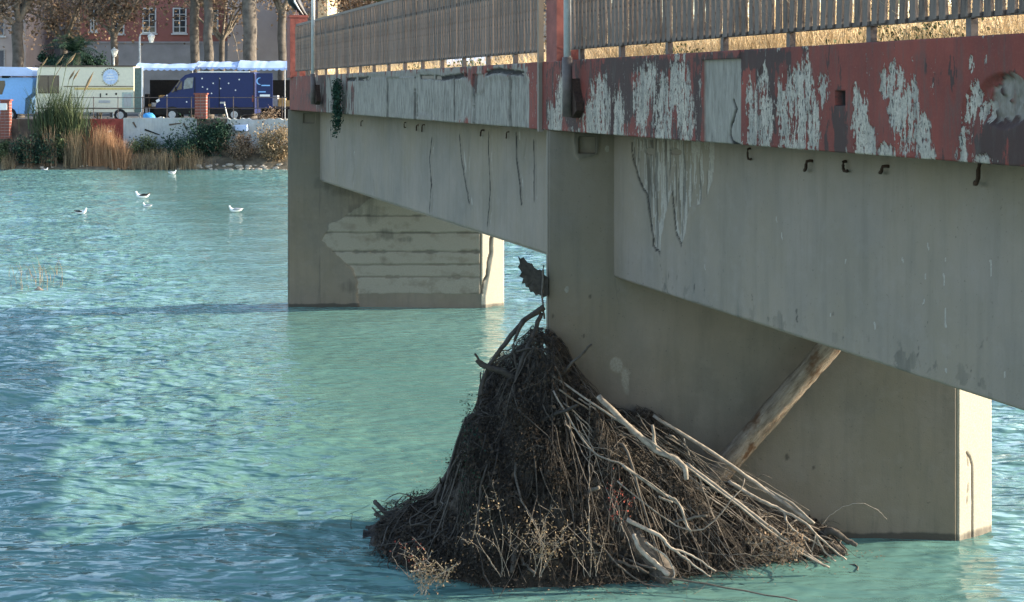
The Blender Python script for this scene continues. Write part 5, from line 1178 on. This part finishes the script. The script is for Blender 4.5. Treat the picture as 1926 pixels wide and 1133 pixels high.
facade('cream_building', 598, 616, 108, 6, 12.5, plain('cream_render', (.62, .48, .30), .9, var=.08), 'narrow cream wall rising behind the slim pole at the bridge end', [])
facade('pale_building', 640, 1150, 125, 14, 15, plain('pale_render', (.55, .50, .43), .9, var=.1), 'long pale building seen over the railing of the far span', [(x, x+24, -20, 25, 1) for x in range(660, 1130, 70)])
facade('distant_building', 1160, 2300, 135, 14, 8.2, plain('offwhite_render', (.60, .56, .50), .9, var=.1), 'wide off white building beyond the near railing', [(x, x+24, -10, 40, 1) for x in range(1180, 2250, 80)])

# ---------------------------------------------------------------- trees
def plane_tree(x, Y, r, label, h=15, fork=6.5, K=3600, seed=1, mat='leaf_brown', lean=0, nl=7, lsize=.11):
    base = at(x, 222, Y); base.z = QZ; t = thing('plane_tree', label, 'tree', base, 'plane trees on the quay'); rs = random.Random(seed); d = MB()
    top = base+Vector((lean, 0, fork-QZ)); 
    d.tone = .12; W = smooth_path([base, base+Vector((lean*.3, 0, 1.5)), top], 8, .05, seed); d.tube(W, [r*(1.25-.35*min(1, i/5)) for i in range(len(W))], 12, jit=.14); d.build('trunk', M['bark'], t, True)
    tips = []; d = MB(); d.tone = .35
    for k in range(nl):
        a = 2*PI*k/nl+rs.uniform(-.4, .4); L = rs.uniform(2.6, 5.5); e = top+Vector((math.cos(a)*L*.75, math.sin(a)*L*.6, L*rs.uniform(.5, 1.3)))
        m = top+(e-top)*.5+Vector((rs.uniform(-.4, .4), rs.uniform(-.4, .4), rs.uniform(0, .5))); W = smooth_path([top-Vector((0, 0, .3)), m, e], 5, .05, k); d.tube(W, [r*.5*(1-.75*i/(len(W)-1)) for i in range(len(W))], 7, jit=.15); 
        for q in range(7):
            p = W[rs.randrange(4, len(W))]; f = p+Vector((rs.gauss(0, 1.3), rs.gauss(0, 1.1), rs.gauss(.2, 1.3))); g = (p+f)/2+Vector((rs.gauss(0, .2), 0, rs.gauss(.1, .2)))
            d.tube([p, g, f], [.05, .03, .012], 4, False); tips.append(f); tips.append(g)
    d.build('limbs', M['bark'], t, True)
    T = np.array([tuple(p) for p in tips]); rn = np.random.RandomState(seed); idx = rn.randint(0, len(T), K); sc = .35+.35*rn.rand(len(T))
    C = T[idx]+rn.normal(0, 1, (K, 3))*sc[idx][:, None]; tone = np.clip(rn.rand(K)*.6+.4*rn.rand(len(T))[idx], 0, 1)
    leaves('crown', C, lsize, M[mat], t, tone, .75); return t
plane_tree(33, 100, .42, 'forked plane tree in front of the beige building', seed=11, fork=9.2, K=3600)
plane_tree(120, 106, .30, 'plane tree with brown leaves behind the palm', seed=12, fork=8.0, K=3600)
plane_tree(215, 103, .26, 'plane tree with thick brown crown before the red building', seed=13, fork=8.6, K=3800, nl=8)
plane_tree(366, 101, .34, 'left one of the two close dark plane trunks before the red building', seed=14, fork=11, K=2500)
plane_tree(392, 99, .34, 'right one of the two close dark plane trunks, the darkest', seed=15, fork=12, K=2200)
plane_tree(470, 98, .52, 'thickest plane trunk with a bright sunlit edge', seed=16, fork=12.5, K=2600)
plane_tree(530, 100.6, .30, 'plane trunk just left of the broken bridge end', seed=17, fork=10, K=5000)
plane_tree(418, 104, .22, 'slim plane tree with pale forked limbs between the thick trunks', seed=18, fork=8.3, K=1800)
plane_tree(690, 119, .35, 'plane tree seen above the railing of the far span', seed=19, fork=8, K=6000)
plane_tree(800, 118, .35, 'second plane tree beyond the far span railing', seed=20, fork=8, K=6000, mat='leaf_green')
for k, x in enumerate((960, 1120, 1290, 1470, 1650, 1850)):
    if k in (2, 4): continue
    plane_tree(x, 118+k % 2*3, .35, ['plane tree beyond the pillar of the near pier', 'tree glimpsed between the slats right of the pillar', 'third tree glimpsed between the slats', 'tree glimpsed behind the middle of the near railing', 'tree glimpsed right of the middle of the near railing', 'tree glimpsed behind the right end of the near railing'][k], seed=30+k, fork=7.5, K=3500, mat='leaf_brown' if k % 2 else 'leaf_dry')
def palm(x, Y, ztop, label):
    b = at(x, 222, Y); b.z = QZ; t = thing('palm_tree', label, 'palm', b); d = MB(); c = Vector((b.x, Y, ztop)); d.tone = .1; d.tube([b, (b+c)/2, c], [.35, .3, .3], 10, jit=.2); d.build('trunk', M['bark'], t)
    V = []; Fq = []; T = []; rs = random.Random(5)
    for k in range(60):
        a = rs.uniform(0, 2*PI); el = rs.uniform(-.5, 1.35); L = rs.uniform(1.8, 2.6); pts = []
        for i in range(9): s = i/8; pts.append(c+Vector((math.cos(a)*math.cos(el)*L*s, math.sin(a)*math.cos(el)*L*s, math.sin(el)*L*s-1.1*s*s)))
        side = Vector((-math.sin(a), math.cos(a), 0))
        for i in range(1, 9):
            for sgn in (-1, 1):
                for q in range(2):
                    p = pts[i-1]+(pts[i]-pts[i-1])*(q*.5); w = .55*math.sin(PI*min(.95, (i/9)+.12)); e = p+side*sgn*w+(pts[i]-pts[i-1])*.9+Vector((0, 0, -.18)); n = len(V)
                    V += [tuple(p), tuple(p+(pts[i]-pts[i-1])*.28), tuple(e)]; Fq.append((n, n+1, n+2)); T += [rs.random()]*3
    mesh_np('fronds', V, Fq, M['leaf_dark'], t, dict(tone=np.array(T)))
palm(142, 95, 7.0, 'dark green palm above the roof of the cream truck')
bush(95, 88, 222, 22, 95.5, 'dark bush beside the palm, behind the truck roof', M['leaf_dark'], 3000, .09, group=None)
bush(185, 92, 222, 26, 95.5, 'dark bush right of the palm behind the truck', M['leaf_dark'], 2600, .09, group=None)
# street lamps
def street_lamp(x, Y, ytop, arm, label):
    b = at(x, 222, Y); b.z = QZ; z = at(0, ytop, Y).z; t = thing('street_lamp', label, 'street lamp', b, 'lantern street lamps on the quay')
    d = MB(); d.tube([b, (b.x, b.y, z-.2), (b.x+.05, b.y, z)], [.09, .06, .05], 8); d.build('post', M['lampc'], t)
    d = MB(); d.tube([(b.x, Y, z-.05), (b.x+arm*.3, Y, z+.12), (b.x+arm, Y, z+.08), (b.x+arm, Y, z-.05)], .03, 6); d.build('arm', M['lampc'], t)
    L = Vector((b.x+arm, Y, z-.55)); d = MB(); n = 6
    d.tube([L, L+Vector((0, 0, .42))], [.13, .24], 6); la = d.build('lantern', M['lampglass'], t); d = MB(); d.tube([L+Vector((0, 0, .42)), L+Vector((0, 0, .52)), L+Vector((0, 0, .60))], [.27, .18, .03], 6); d.build('hood', M['lampc'], la)
M['lampc'] = plain('pale_lamp_metal', (.45, .46, .44), .5); M['lampglass'] = plain('milky_lamp_glass', (.66, .66, .60), .4)
street_lamp(263, 97, 65, .75, 'double curved street lamp with a milky lantern before the red building')
street_lamp(214, 101, 92, .05, 'shorter street lamp with a milky lantern left of the taller one')
